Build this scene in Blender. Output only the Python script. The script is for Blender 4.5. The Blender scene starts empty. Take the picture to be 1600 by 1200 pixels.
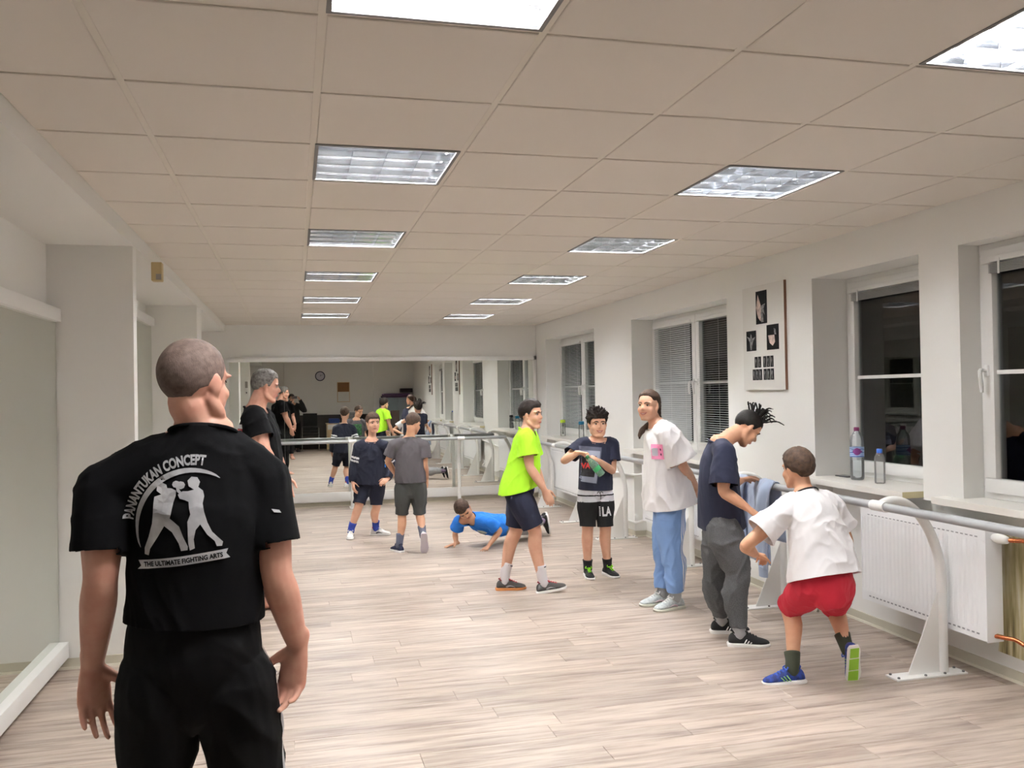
import bpy, bmesh, math, random
from mathutils import Vector, Matrix, noise
from mathutils.bvhtree import BVHTree

random.seed(7)
SC = bpy.context.scene
COL = SC.collection
V = Vector

# ---------------------------------------------------------------- camera
cd = bpy.data.cameras.new('camera')
cd.sensor_width = 36.0
cd.lens = 1361.1 / 1600 * 36.0
cd.clip_start = 0.02
cam = bpy.data.objects.new('camera', cd)
COL.objects.link(cam)
_yaw, _pit, _rol = 0.24465, 0.010386, -0.017367
_fw = V((math.sin(_yaw) * math.cos(_pit), math.cos(_yaw) * math.cos(_pit), math.sin(_pit)))
_rt = V((math.cos(_yaw), -math.sin(_yaw), 0))
_up = _rt.cross(_fw)
_r2 = math.cos(_rol) * _rt + math.sin(_rol) * _up
_u2 = -math.sin(_rol) * _rt + math.cos(_rol) * _up
CAMZ = 1.545
_m = Matrix((( _r2.x, _u2.x, -_fw.x, 0), (_r2.y, _u2.y, -_fw.y, 0), (_r2.z, _u2.z, -_fw.z, CAMZ), (0, 0, 0, 1)))
cam.matrix_world = _m
SC.camera = cam

# ---------------------------------------------------------------- world, exposure (night outside; the room is lit by its ceiling lamps)
w = bpy.data.worlds.new('night'); SC.world = w
w.use_nodes = True
w.node_tree.nodes['Background'].inputs[0].default_value = (0.010, 0.011, 0.014, 1)
w.node_tree.nodes['Background'].inputs[1].default_value = 1.0
SC.view_settings.view_transform = 'Standard'
SC.view_settings.look = 'None'
SC.view_settings.gamma = 1.0
SC.view_settings.use_curve_mapping = False
SC.view_settings.exposure = 2.0
TUBE_POWER = 60.0          # radiance of the fluorescent tubes
TUBE_COLOR = (1.0, 0.99, 0.98)
try:
    SC.cycles.use_denoising = True
    SC.cycles.max_bounces = 10
    SC.cycles.diffuse_bounces = 6
    SC.cycles.glossy_bounces = 6
    SC.cycles.transparent_max_bounces = 12
    SC.cycles.caustics_reflective = True
    SC.cycles.caustics_refractive = False
    SC.cycles.sample_clamp_indirect = 6.0
except Exception:
    pass

# ---------------------------------------------------------------- small helpers
def lin(c):
    c = c / 255.0
    return c / 12.92 if c <= 0.04045 else ((c + 0.055) / 1.055) ** 2.4

def rgb(r, g, b):
    return (lin(r), lin(g), lin(b), 1.0)

MATS = {}
def mat(name, col, rough=0.6, metal=0.0, bump=None, var=None, trans=0.0, emit=None, spec=None, sheen=0.0):
    """plain procedural material. bump=(scale, strength, distance[, stretch xyz]); var=(scale, colour2, lo, hi)"""
    if name in MATS:
        return MATS[name]
    m = bpy.data.materials.new(name); m.use_nodes = True
    nt = m.node_tree; b = nt.nodes['Principled BSDF']
    b.inputs['Base Color'].default_value = col
    b.inputs['Roughness'].default_value = rough
    b.inputs['Metallic'].default_value = metal
    if spec is not None: b.inputs['Specular IOR Level'].default_value = spec
    if sheen: b.inputs['Sheen Weight'].default_value = sheen
    if trans: b.inputs['Transmission Weight'].default_value = trans
    if emit:
        b.inputs['Emission Color'].default_value = emit[0]; b.inputs['Emission Strength'].default_value = emit[1]
    tc = None
    if bump or var:
        tc = nt.nodes.new('ShaderNodeTexCoord')
    if var:
        n = nt.nodes.new('ShaderNodeTexNoise'); n.inputs['Scale'].default_value = var[0]; n.inputs['Detail'].default_value = 5
        nt.links.new(tc.outputs['Object'], n.inputs['Vector'])
        mr = nt.nodes.new('ShaderNodeMapRange'); mr.inputs[1].default_value = var[2]; mr.inputs[2].default_value = var[3]
        nt.links.new(n.outputs['Fac'], mr.inputs[0])
        mx = nt.nodes.new('ShaderNodeMix'); mx.data_type = 'RGBA'
        mx.inputs[6].default_value = col; mx.inputs[7].default_value = var[1]
        nt.links.new(mr.outputs[0], mx.inputs[0]); nt.links.new(mx.outputs[2], b.inputs['Base Color'])
    if bump:
        n = nt.nodes.new('ShaderNodeTexNoise'); n.inputs['Scale'].default_value = bump[0]; n.inputs['Detail'].default_value = 4
        src = tc.outputs['Object']
        if len(bump) > 3:
            mp = nt.nodes.new('ShaderNodeMapping'); mp.inputs['Scale'].default_value = bump[3]
            nt.links.new(src, mp.inputs['Vector']); src = mp.outputs['Vector']
        nt.links.new(src, n.inputs['Vector'])
        bp = nt.nodes.new('ShaderNodeBump'); bp.inputs['Strength'].default_value = bump[1]; bp.inputs['Distance'].default_value = bump[2]
        nt.links.new(n.outputs['Fac'], bp.inputs['Height']); nt.links.new(bp.outputs['Normal'], b.inputs['Normal'])
    MATS[name] = m
    return m

def setprops(o, label=None, cat=None, group=None, kind=None):
    if label: o['label'] = label
    if cat: o['category'] = cat
    if group: o['group'] = group
    if kind: o['kind'] = kind
    return o

def empty(name, loc, label=None, cat=None, group=None, rotz=0.0):
    o = bpy.data.objects.new(name, None); COL.objects.link(o)
    o.empty_display_size = 0.1
    o.location = loc; o.rotation_euler = (0, 0, rotz)
    return setprops(o, label, cat, group)

def link(name, me, m=None, parent=None, world=True, smooth=None):
    """link a mesh. With world=True the mesh's coordinates are world coordinates: the origin is moved to the parent's origin"""
    o = bpy.data.objects.new(name, me); COL.objects.link(o)
    if m is not None and not me.materials:
        for k in (m if isinstance(m, (list, tuple)) else [m]):
            me.materials.append(k)
    if parent is not None:
        o.parent = parent
        if world:
            root = parent
            mw = Matrix.LocRotScale(root.location, root.rotation_euler, None)
            q = root
            while q.parent is not None:
                q = q.parent
                mw = Matrix.LocRotScale(q.location, q.rotation_euler, None) @ mw
            me.transform(mw.inverted())
    if smooth is not None:
        for p in me.polygons: p.use_smooth = True
        if smooth < 3.0:
            try: me.set_sharp_from_angle(angle=smooth)
            except Exception: pass
    return o

def to_obj(name, bm, m=None, parent=None, world=True, smooth=None):
    me = bpy.data.meshes.new(name); bm.to_mesh(me); bm.free()
    return link(name, me, m, parent, world, smooth)

def box(bm, x0, x1, y0, y1, z0, z1, mi=0, bev=0.0):
    vs = [bm.verts.new((x, y, z)) for z in (z0, z1) for y in (y0, y1) for x in (x0, x1)]
    fs = []
    for q in ((0, 2, 3, 1), (4, 5, 7, 6), (0, 1, 5, 4), (2, 6, 7, 3), (0, 4, 6, 2), (1, 3, 7, 5)):
        f = bm.faces.new([vs[i] for i in q]); f.material_index = mi; fs.append(f)
    if bev > 0:
        es = list({e for f in fs for e in f.edges})
        r = bmesh.ops.bevel(bm, geom=es, offset=bev, segments=2, profile=0.5, affect='EDGES')
        for f in r['faces']: f.material_index = mi
    return vs

def boxobj(name, dims, m, parent=None, bev=0.0, world=True):
    bm = bmesh.new(); box(bm, *dims, bev=bev)
    return to_obj(name, bm, m, parent, world, smooth=0.6 if bev else None)

def frame_of(t, ref):
    t = t.normalized()
    a = ref - t * ref.dot(t)
    if a.length < 1e-5:
        a = V((1, 0, 0)) - t * t.x
        if a.length < 1e-4: a = V((0, 1, 0)) - t * t.y
    a.normalize()
    return a, t.cross(a)

def catmull(P, n):
    out = []
    N = len(P)
    for i in range(N - 1):
        p0 = P[max(i - 1, 0)]; p1 = P[i]; p2 = P[i + 1]; p3 = P[min(i + 2, N - 1)]
        for k in range(n):
            t = k / n
            out.append(tuple(0.5 * ((2 * b) + (-a + c) * t + (2 * a - 5 * b + 4 * c - d) * t * t + (-a + 3 * b - 3 * c + d) * t ** 3)
                             for a, b, c, d in zip(p0, p1, p2, p3)))
    out.append(tuple(P[-1]))
    return out

def tube(bm, pts, rad, ref=V((1, 0, 0)), seg=14, sub=3, mi=0, caps=True, round_=False, exact=False):
    """closed tube along pts; rad: number or (ra, rb) per point, ra along ref"""
    rad = [r if isinstance(r, (tuple, list)) else (r, r) for r in (rad if isinstance(rad, (list, tuple)) else [rad] * len(pts))]
    rows = [(p[0], p[1], p[2], r[0], r[1]) for p, r in zip(pts, rad)]
    if sub > 1 and len(rows) > 2: rows = catmull(rows, sub)
    rings = []
    n = len(rows)
    C = [V(r[:3]) for r in rows]
    for i, r in enumerate(rows):
        t = C[min(i + 1, n - 1)] - C[max(i - 1, 0)]
        rf = ref[min(len(ref) - 1, i)] if isinstance(ref, list) else ref
        a, b = frame_of(t, rf)
        ra, rb = max(r[3], 1e-4), max(r[4], 1e-4)
        rings.append([bm.verts.new(C[i] + a * (ra * math.cos(2 * math.pi * k / seg)) + b * (rb * math.sin(2 * math.pi * k / seg))) for k in range(seg)])
    for i in range(n - 1):
        for k in range(seg):
            f = bm.faces.new((rings[i][k], rings[i][(k + 1) % seg], rings[i + 1][(k + 1) % seg], rings[i + 1][k])); f.material_index = mi
    if caps:
        for ring, d in ((rings[0], -1), (rings[-1], 1)):
            if round_ is True or (round_ == 's' and d < 0):
                t = (C[1] - C[0] if d < 0 else C[-1] - C[-2]).normalized() * d
                r = rows[0] if d < 0 else rows[-1]
                c = sum((v.co for v in ring), V()) / seg
                rr = min(r[3], r[4])
                prev = ring
                for q in (0.5, 0.85):
                    h = rr * q; s = math.sqrt(max(0, 1 - q * q))
                    nr = [bm.verts.new(c + (v.co - c) * s + t * h) for v in ring]
                    for k in range(seg):
                        vs = (prev[k], prev[(k + 1) % seg], nr[(k + 1) % seg], nr[k])
                        f = bm.faces.new(vs if d > 0 else vs[::-1]); f.material_index = mi
                    prev = nr
                f = bm.faces.new(prev if d > 0 else prev[::-1]); f.material_index = mi
            else:
                f = bm.faces.new(ring if d > 0 else ring[::-1]); f.material_index = mi
    return rings

def ell(bm, c, ax, r, seg=14, rings=9, mi=0):
    """ellipsoid at c with axis vectors ax (3) and radii r (3)"""
    top = bm.verts.new(c + ax[2] * r[2]); bot = bm.verts.new(c - ax[2] * r[2])
    R = []
    for i in range(1, rings):
        th = math.pi * i / rings
        R.append([bm.verts.new(c + ax[0] * (r[0] * math.sin(th) * math.cos(2 * math.pi * k / seg)) + ax[1] * (r[1] * math.sin(th) * math.sin(2 * math.pi * k / seg)) + ax[2] * (r[2] * math.cos(th))) for k in range(seg)])
    for k in range(seg):
        k2 = (k + 1) % seg
        bm.faces.new((top, R[0][k], R[0][k2])).material_index = mi
        bm.faces.new((bot, R[-1][k2], R[-1][k])).material_index = mi
        for i in range(len(R) - 1):
            bm.faces.new((R[i][k], R[i + 1][k], R[i + 1][k2], R[i][k2])).material_index = mi

AX = (V((1, 0, 0)), V((0, 1, 0)), V((0, 0, 1)))

def lathe(bm, prof, c=V((0, 0, 0)), seg=20, mi=0):
    """prof: list of (r, z)"""
    R = []
    for r, zz in prof:
        R.append([bm.verts.new(c + V((r * math.cos(2 * math.pi * k / seg), r * math.sin(2 * math.pi * k / seg), zz))) for k in range(seg)])
    for i in range(len(R) - 1):
        for k in range(seg):
            k2 = (k + 1) % seg
            bm.faces.new((R[i][k], R[i][k2], R[i + 1][k2], R[i + 1][k])).material_index = mi
    bm.faces.new(R[0][::-1]).material_index = mi
    bm.faces.new(R[-1]).material_index = mi

def copy_tree(o, parent=None):
    c = o.copy(); COL.objects.link(c)
    if parent is not None: c.parent = parent
    for ch in list(o.children): copy_tree(ch, c)
    return c
# ================================================================ SETTING
HC = 2.545
YM = 12.42            # mirror plane of the end wall
YB = -1.42            # back wall
XR = 3.48; XN = 3.61  # right wall piers / niche
XL = -1.38
m_wall = mat('wall_paint', rgb(231, 231, 228), 0.75, bump=(60, 0.08, 0.002))
m_wall2 = mat('back_wall_paint', rgb(226, 225, 222), 0.8, bump=(60, 0.08, 0.002))
m_tile = mat('ceiling_tile', rgb(223, 217, 209), 0.9, bump=(260, 0.12, 0.001))
m_grid = mat('ceiling_grid', rgb(222, 216, 206), 0.6)
m_plast = mat('white_plastic', rgb(232, 232, 230), 0.35)
m_white = mat('white_paint', rgb(232, 232, 230), 0.4)
m_board = mat('white_laminate', rgb(228, 226, 220), 0.35)
m_chip = mat('chipboard_edge', rgb(196, 186, 148), 0.8)
m_chrome = mat('chrome', rgb(200, 200, 200), 0.15, 1.0)
m_black = mat('black_fabric', rgb(20, 20, 22), 0.85)
m_base = mat('baseboard_pvc', rgb(196, 192, 176), 0.5)
m_base2 = mat('baseboard_lip', rgb(226, 222, 208), 0.5)

def mirror_mat():
    m = bpy.data.materials.new('mirror_glass'); m.use_nodes = True
    nt = m.node_tree; nt.nodes.remove(nt.nodes['Principled BSDF'])
    g = nt.nodes.new('ShaderNodeBsdfGlossy'); g.inputs['Roughness'].default_value = 0.0
    g.inputs['Color'].default_value = (0.80, 0.82, 0.78, 1)
    nt.links.new(g.outputs[0], nt.nodes['Material Output'].inputs[0])
    return m
m_mirror = mirror_mat()

def glass_mat(name, tint, gl=0.10, rough=0.0, haze=0.0):
    m = bpy.data.materials.new(name); m.use_nodes = True
    nt = m.node_tree; nt.nodes.remove(nt.nodes['Principled BSDF'])
    g = nt.nodes.new('ShaderNodeBsdfGlossy'); g.inputs['Roughness'].default_value = rough
    t = nt.nodes.new('ShaderNodeBsdfTransparent'); t.inputs['Color'].default_value = tint
    lw = nt.nodes.new('ShaderNodeFresnel'); lw.inputs['IOR'].default_value = 1.5
    ad = nt.nodes.new('ShaderNodeMath'); ad.operation = 'ADD'; ad.inputs[1].default_value = gl; ad.use_clamp = True
    mx = nt.nodes.new('ShaderNodeMixShader')
    nt.links.new(lw.outputs[0], ad.inputs[0]); nt.links.new(ad.outputs[0], mx.inputs[0])
    nt.links.new(t.outputs[0], mx.inputs[1]); nt.links.new(g.outputs[0], mx.inputs[2])
    last = mx
    if haze:
        df = nt.nodes.new('ShaderNodeBsdfDiffuse'); df.inputs['Color'].default_value = tint
        m2 = nt.nodes.new('ShaderNodeMixShader'); m2.inputs[0].default_value = haze
        nt.links.new(mx.outputs[0], m2.inputs[1]); nt.links.new(df.outputs[0], m2.inputs[2]); last = m2
    nt.links.new(last.outputs[0], nt.nodes['Material Output'].inputs[0])
    return m
m_glass = glass_mat('window_glass', (0.75, 0.78, 0.78, 1), 0.05)

# ---------------- floor: laminate planks laid across the room
def floor_mat():
    m = bpy.data.materials.new('laminate_plank'); m.use_nodes = True
    nt = m.node_tree; N = nt.nodes; L = nt.links
    b = N['Principled BSDF']; b.inputs['Roughness'].default_value = 0.42
    b.inputs['Specular IOR Level'].default_value = 0.4
    geo = N.new('ShaderNodeNewGeometry'); oi = N.new('ShaderNodeObjectInfo')
    ad = N.new('ShaderNodeMath'); ad.operation = 'ADD'
    L.new(oi.outputs['Random'], ad.inputs[0]); L.new(geo.outputs['Random Per Island'], ad.inputs[1])
    fr = N.new('ShaderNodeMath'); fr.operation = 'FRACT'; L.new(ad.outputs[0], fr.inputs[0])
    mp = N.new('ShaderNodeMapping'); mp.inputs['Scale'].default_value = (2.2, 26.0, 1.0)
    L.new(geo.outputs['Position'], mp.inputs['Vector'])
    n1 = N.new('ShaderNodeTexNoise'); n1.noise_dimensions = '4D'; n1.inputs['Scale'].default_value = 1.0; n1.inputs['Detail'].default_value = 6; n1.inputs['Roughness'].default_value = 0.62
    ms = N.new('ShaderNodeMath'); ms.operation = 'MULTIPLY'; ms.inputs[1].default_value = 37.0; L.new(fr.outputs[0], ms.inputs[0])
    L.new(mp.outputs[0], n1.inputs['Vector']); L.new(ms.outputs[0], n1.inputs['W'])
    n2 = N.new('ShaderNodeTexNoise'); n2.noise_dimensions = '4D'; n2.inputs['Scale'].default_value = 1.0; n2.inputs['Detail'].default_value = 3
    mp2 = N.new('ShaderNodeMapping'); mp2.inputs['Scale'].default_value = (1.3, 5.0, 1.0)
    L.new(geo.outputs['Position'], mp2.inputs['Vector']); L.new(mp2.outputs[0], n2.inputs['Vector']); L.new(ms.outputs[0], n2.inputs['W'])
    cr = N.new('ShaderNodeValToRGB')
    e = cr.color_ramp.elements
    e[0].position = 0.26; e[0].color = rgb(116, 101, 90)
    e[1].position = 0.72; e[1].color = rgb(203, 190, 178)
    x = e.new(0.42); x.color = rgb(167, 152, 140)
    x = e.new(0.54); x.color = rgb(188, 174, 162)
    L.new(n1.outputs['Fac'], cr.inputs[0])
    mx = N.new('ShaderNodeMix'); mx.data_type = 'RGBA'; mx.blend_type = 'MULTIPLY'; mx.inputs[0].default_value = 1.0
    c2 = N.new('ShaderNodeValToRGB'); e = c2.color_ramp.elements
    e[0].position = 0.25; e[0].color = (0.72, 0.70, 0.69, 1); e[1].position = 0.62; e[1].color = (1, 1, 1, 1)
    L.new(n2.outputs['Fac'], c2.inputs[0])
    L.new(cr.outputs[0], mx.inputs[6]); L.new(c2.outputs[0], mx.inputs[7])
    mr = N.new('ShaderNodeMapRange'); mr.inputs[3].default_value = 0.84; mr.inputs[4].default_value = 1.04
    L.new(fr.outputs[0], mr.inputs[0])
    vm = N.new('ShaderNodeVectorMath'); vm.operation = 'SCALE'; L.new(mx.outputs[2], vm.inputs[0]); L.new(mr.outputs[0], vm.inputs['Scale'])
    L.new(vm.outputs[0], b.inputs['Base Color'])
    bp = N.new('ShaderNodeBump'); bp.inputs['Strength'].default_value = 0.12; bp.inputs['Distance'].default_value = 0.0015
    L.new(n1.outputs['Fac'], bp.inputs['Height']); L.new(bp.outputs[0], b.inputs['Normal'])
    return m
m_floor = floor_mat()
m_under = mat('floor_joint', rgb(190, 180, 166), 0.8)

floor = boxobj('floor', (XL - 0.1, XN + 0.1, YB - 0.1, YM + 0.15, -0.06, -0.006), m_under)
setprops(floor, kind='structure')
PW, PL, GAP = 0.148, 1.21, 0.0016
def plank_bm(bm, x0, x1, y0, y1):
    c = 0.0016
    lo = [bm.verts.new(p) for p in ((x0, y0, -0.006), (x1, y0, -0.006), (x1, y1, -0.006), (x0, y1, -0.006))]
    mid = [bm.verts.new(p) for p in ((x0, y0, -c), (x1, y0, -c), (x1, y1, -c), (x0, y1, -c))]
    hi = [bm.verts.new(p) for p in ((x0 + c, y0 + c, 0), (x1 - c, y0 + c, 0), (x1 - c, y1 - c, 0), (x0 + c, y1 - c, 0))]
    bm.faces.new(hi)
    for A, B in ((lo, mid), (mid, hi)):
        for k in range(4):
            bm.faces.new((A[k], A[(k + 1) % 4], B[(k + 1) % 4], B[k]))
rest = bmesh.new()
share = {}
npl = 0
row = 0
y = YB
rr = random.Random(3)
while y < YM + 0.0:
    x = XL - rr.random() * PL
    y1 = min(y + PW, YM + 0.03)
    near = 2.75 < y < 11.2
    while x < XN:
        a = max(x, XL); b = min(x + PL, XN)
        if b - a > 0.02:
            if near and npl < 300:
                key = (round(b - a, 3), round(y1 - y, 3))
                if key not in share:
                    bm = bmesh.new(); plank_bm(bm, 0, b - a - GAP, 0, y1 - y - GAP)
                    me = bpy.data.meshes.new('plank'); bm.to_mesh(me); bm.free(); me.materials.append(m_floor)
                    share[key] = me
                o = bpy.data.objects.new('plank', share[key]); COL.objects.link(o); o.parent = floor
                o.location = (a, y, 0); npl += 1
            else:
                plank_bm(rest, a, b - GAP, y, y1 - GAP)
        x += PL
    y += PW
o = to_obj('far_planks', rest, m_floor, floor); o['kind'] = 'stuff'

# ---------------- ceiling: suspended tiles 600 x 600
T = 0.6
GX0 = -1.1146; GY0 = 2.3089           # a grid crossing
ceiling = boxobj('ceiling', (XL - 0.1, XN + 0.3, YB - 0.1, YM + 0.15, HC + 0.16, HC + 0.22), m_wall)
setprops(ceiling, kind='structure')
LAMPS = [(2, j) for j in (-1, 2, 5, 8, 11, 14)] + [(5, j) for j in (-1, 2, 5, 8, 11, 14)]
CX0, CX1 = -0.91, XR
g = bmesh.new()
ix = range(0, 9); iy = range(-7, 18)
for i in ix:
    x = GX0 + i * T
    if CX0 < x < CX1: box(g, x - 0.012, x + 0.012, YB, YM + 0.03, HC, HC + 0.03)
for j in iy:
    yy = GY0 + j * T
    if YB < yy < YM: box(g, CX0, CX1, yy - 0.012, yy + 0.012, HC + 0.001, HC + 0.029)
box(g, CX0, CX0 + 0.02, YB, YM + 0.03, HC, HC + 0.03)
box(g, CX1 - 0.02, CX1, YB, YM + 0.03, HC - 0.001, HC + 0.03)
box(g, CX0, CX1, YM + 0.01, YM + 0.03, HC - 0.001, HC + 0.03)
to_obj('grid_bars', g, m_grid, ceiling)
def tile_mesh(w_, d_):
    bm = bmesh.new()
    c, dr = 0.003, 0.0045
    lo = [bm.verts.new(p) for p in ((c, c, -dr), (w_ - c, c, -dr), (w_ - c, d_ - c, -dr), (c, d_ - c, -dr))]
    mi_ = [bm.verts.new(p) for p in ((0, 0, -dr + 0.002), (w_, 0, -dr + 0.002), (w_, d_, -dr + 0.002), (0, d_, -dr + 0.002))]
    hi = [bm.verts.new(p) for p in ((0, 0, 0.012), (w_, 0, 0.012), (w_, d_, 0.012), (0, d_, 0.012))]
    bm.faces.new(lo[::-1]); bm.faces.new(hi)
    for A, B in ((lo, mi_), (mi_, hi)):
        for k in range(4):
            bm.faces.new((A[k], A[(k + 1) % 4], B[(k + 1) % 4], B[k]))
    me = bpy.data.meshes.new('ceiling_tile'); bm.to_mesh(me); bm.free(); me.materials.append(m_tile)
    return me
tm = {}
e = 0.0118
for i in range(0, 8):
    for j in range(-7, 17):
        if (i, j) in LAMPS: continue
        a = max(GX0 + i * T + e, CX0 + 0.004); b = min(GX0 + (i + 1) * T - e, CX1 - 0.004)
        c = max(GY0 + j * T + e, YB + 0.004); d = min(GY0 + (j + 1) * T - e, YM + 0.026)
        if b - a < 0.03 or d - c < 0.03: continue
        key = (round(b - a, 3), round(d - c, 3))
        if key not in tm: tm[key] = tile_mesh(b - a, d - c)
        o = bpy.data.objects.new('ceiling_tile', tm[key]); COL.objects.link(o); o.parent = ceiling
        o.location = (a, c, HC)

# ---------------- walls
bm = bmesh.new()
OPEN = [(9.853, 11.932), (6.56, 8.666), (4.271, 5.334), (2.78, 3.963)]
ZT = 2.30
TH = 0.42
X2 = XR + TH
# piers (full height) between niches
for a, b in ((11.932, YM + 0.15), (8.666, 9.853), (5.334, 6.56), (YB - 0.1, 2.78)):
    box(bm, XR, X2, a, b, 0, HC + 0.16)
box(bm, XR, X2, 3.963, 4.271, 0.895, HC + 0.16)
# lintels
for a, b in OPEN:
    box(bm, XR, X2, a, b, ZT, HC + 0.16)
# niche backs under the sills
for a, b in ((9.853, 11.932), (6.56, 8.666), (2.78, 5.334)):
    box(bm, XN, X2, a, b, 0, 0.895)
wall_right = to_obj('wall_right', bm, m_wall); setprops(wall_right, kind='structure')

# bare stained plaster beside the radiator valve
def stain_mat():
    m = bpy.data.materials.new('stained_plaster'); m.use_nodes = True
    nt = m.node_tree; N = nt.nodes; L = nt.links; b = N['Principled BSDF']; b.inputs['Roughness'].default_value = 0.85
    geo = N.new('ShaderNodeNewGeometry')
    mp = N.new('ShaderNodeMapping'); mp.inputs['Scale'].default_value = (1, 26, 2.2); L.new(geo.outputs['Position'], mp.inputs[0])
    n = N.new('ShaderNodeTexNoise'); n.inputs['Scale'].default_value = 1.0; n.inputs['Detail'].default_value = 6; L.new(mp.outputs[0], n.inputs['Vector'])
    cr = N.new('ShaderNodeValToRGB'); e = cr.color_ramp.elements
    e[0].position = 0.30; e[0].color = rgb(70, 62, 44); e[1].position = 0.68; e[1].color = rgb(226, 222, 206)
    x = e.new(0.42); x.color = rgb(158, 146, 104); x = e.new(0.55); x.color = rgb(200, 190, 150)
    L.new(n.outputs['Fac'], cr.inputs[0]); L.new(cr.outputs[0], b.inputs['Base Color'])
    bp = N.new('ShaderNodeBump'); bp.inputs['Strength'].default_value = 0.4; bp.inputs['Distance'].default_value = 0.004
    L.new(n.outputs['Fac'], bp.inputs['Height']); L.new(bp.outputs[0], b.inputs['Normal'])
    return m
bm = bmesh.new()
pts = []
for k in range(9): pts.append((3.885 - 0.012 * ((k * 7) % 3), 0.13 + k * 0.083))
for k in range(9): pts.append((3.60 + 0.014 * ((k * 5) % 3), 0.79 - k * 0.083))
A = [bm.verts.new((XN - 0.003, a, b)) for a, b in pts]; B = [bm.verts.new((XN + 0.001, a, b)) for a, b in pts]
for k in range(len(A)): bm.faces.new((A[k], B[k], B[(k + 1) % len(A)], A[(k + 1) % len(A)]))
bm.faces.new(A); bmesh.ops.recalc_face_normals(bm, faces=bm.faces[:])
if bm.faces[-1].normal.x > 0: bmesh.ops.reverse_faces(bm, faces=bm.faces[:])
o = to_obj('stained_plaster_patch', bm, stain_mat(), wall_right); o['label'] = 'bare yellow-brown stained plaster patch'

bm = bmesh.new(); box(bm, XL - 0.1, X2, YM + 0.03, YM + 0.15, 0, HC + 0.16)
wall_far = to_obj('wall_far', bm, m_wall); setprops(wall_far, kind='structure')
bm = bmesh.new(); box(bm, XL - 0.1, X2, YB - 0.1, YB, 0, HC + 0.16)
wall_back = to_obj('wall_back', bm, m_wall2); setprops(wall_back, kind='structure')
bm = bmesh.new()
box(bm, XL - 0.1, XL, YB - 0.1, YM + 0.15, 0, HC + 0.16)
box(bm, XL, -0.915, 5.51, 5.62, 0, 2.45)            # first pilaster
box(bm, XL, -0.915, 8.97, 9.40, 0, 2.45)            # second pilaster
box(bm, XL, -0.91, YB, YM + 0.03, 2.45, HC + 0.05)  # bulkhead under the ceiling edge
wall_left = to_obj('wall_left', bm, m_wall); setprops(wall_left, kind='structure')

# baseboards (vinyl skirting with a lighter lip)
def skirting(name, segs):
    bm = bmesh.new()
    for (x0, y0, x1, y1, nx, ny) in segs:
        for (t, h0, h1, mi) in ((0.008, 0.0, 0.062, 0), (0.016, 0.0, 0.014, 1)):
            a0 = min(x0, x1, x0 + nx * t, x1 + nx * t); a1 = max(x0, x1, x0 + nx * t, x1 + nx * t)
            b0 = min(y0, y1, y0 + ny * t, y1 + ny * t); b1 = max(y0, y1, y0 + ny * t, y1 + ny * t)
            box(bm, a0, a1, b0, b1, h0, h1, mi)
    return setprops(to_obj(name, bm, [m_base, m_base2]), kind='structure')
skirting('baseboard_right', [(XN, 2.78, XN, 5.334, -1, 0), (XR, 5.334, XR, 6.56, -1, 0), (XN, 6.56, XN, 8.666, -1, 0), (XR, 8.666, XR, 9.853, -1, 0),
         (XN, 9.853, XN, 11.932, -1, 0), (XR, 11.932, XR, YM, -1, 0), (XR, YB, XR, 2.78, -1, 0),
         (XR, 5.334, XN, 5.334, 0, -1), (XR, 8.666, XN, 8.666, 0, -1), (XR, 11.932, XN, 11.932, 0, -1)])
skirting('baseboard_far', [(XL, YM + 0.03, XR, YM + 0.03, 0, -1)])
skirting('baseboard_left', [(XL, YB, XL, 5.51, 1, 0), (XL, 5.51, -0.915, 5.51, 0, -1), (-0.915, 5.51, -0.915, 5.62, 1, 0), (XL, 5.62, XL, 8.97, 1, 0),
         (XL, 8.97, -0.915, 8.97, 0, -1), (-0.915, 8.97, -0.915, 9.4, 1, 0), (XL, 9.4, XL, YM, 1, 0)])

# ---------------- wall mirrors (each panel a part of the fixed mirror)
def mirror_y(name, x0, x1, joints, z0, z1, label):
    r = empty(name, ((x0 + x1) / 2, YM, 0), label, 'mirror')
    xs = [x0] + joints + [x1]
    for k in range(len(xs) - 1):
        boxobj('mirror_pane', (xs[k] + 0.001, xs[k + 1] - 0.001, YM, YM + 0.006, z0, z1), m_mirror, r)
    boxobj('backing_board', (x0, x1, YM + 0.007, YM + 0.029, z0 - 0.05, z1 + 0.03), m_board, r)
    boxobj('top_rail', (x0 - 0.03, x1, YM - 0.03, YM + 0.03, z1 - 0.002, z1 + 0.06), m_white, r, bev=0.003)
    boxobj('bottom_rail', (x0 - 0.03, x1, YM - 0.035, YM + 0.03, z0 - 0.12, z0 + 0.002), m_white, r, bev=0.003)
    boxobj('side_rail', (x1 - 0.045, x1, YM - 0.03, YM + 0.03, z0, z1 + 0.06), m_white, r, bev=0.003)
    return r
mirror_y('wall_mirror', -0.86, 3.47, [-0.14, 1.08, 2.30], 0.20, 2.03, 'wide wall mirror of four panes covering the far end wall')
def mirror_x(name, y0, y1, z0, z1, label):
    r = empty(name, (XL, (y0 + y1) / 2, 0), label, 'mirror')
    xm = XL + 0.05
    boxobj('mirror_pane', (xm - 0.006, xm, y0, y1, z0, z1), m_mirror, r)
    boxobj('backing_board', (XL + 0.002, xm - 0.007, y0, y1, z0 - 0.05, z1 + 0.03), m_board, r)
    boxobj('top_rail', (XL + 0.002, xm + 0.03, y0, y1, z1, z1 + 0.075), m_white, r, bev=0.003)
    boxobj('bottom_rail', (XL + 0.002, xm + 0.05, y0, y1, z0 - 0.09, z0), m_white, r, bev=0.003)
    return r
mirror_x('wall_mirror', -1.2, 5.50, 0.16, 2.0, 'large wall mirror on the left wall nearest the camera')
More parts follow.
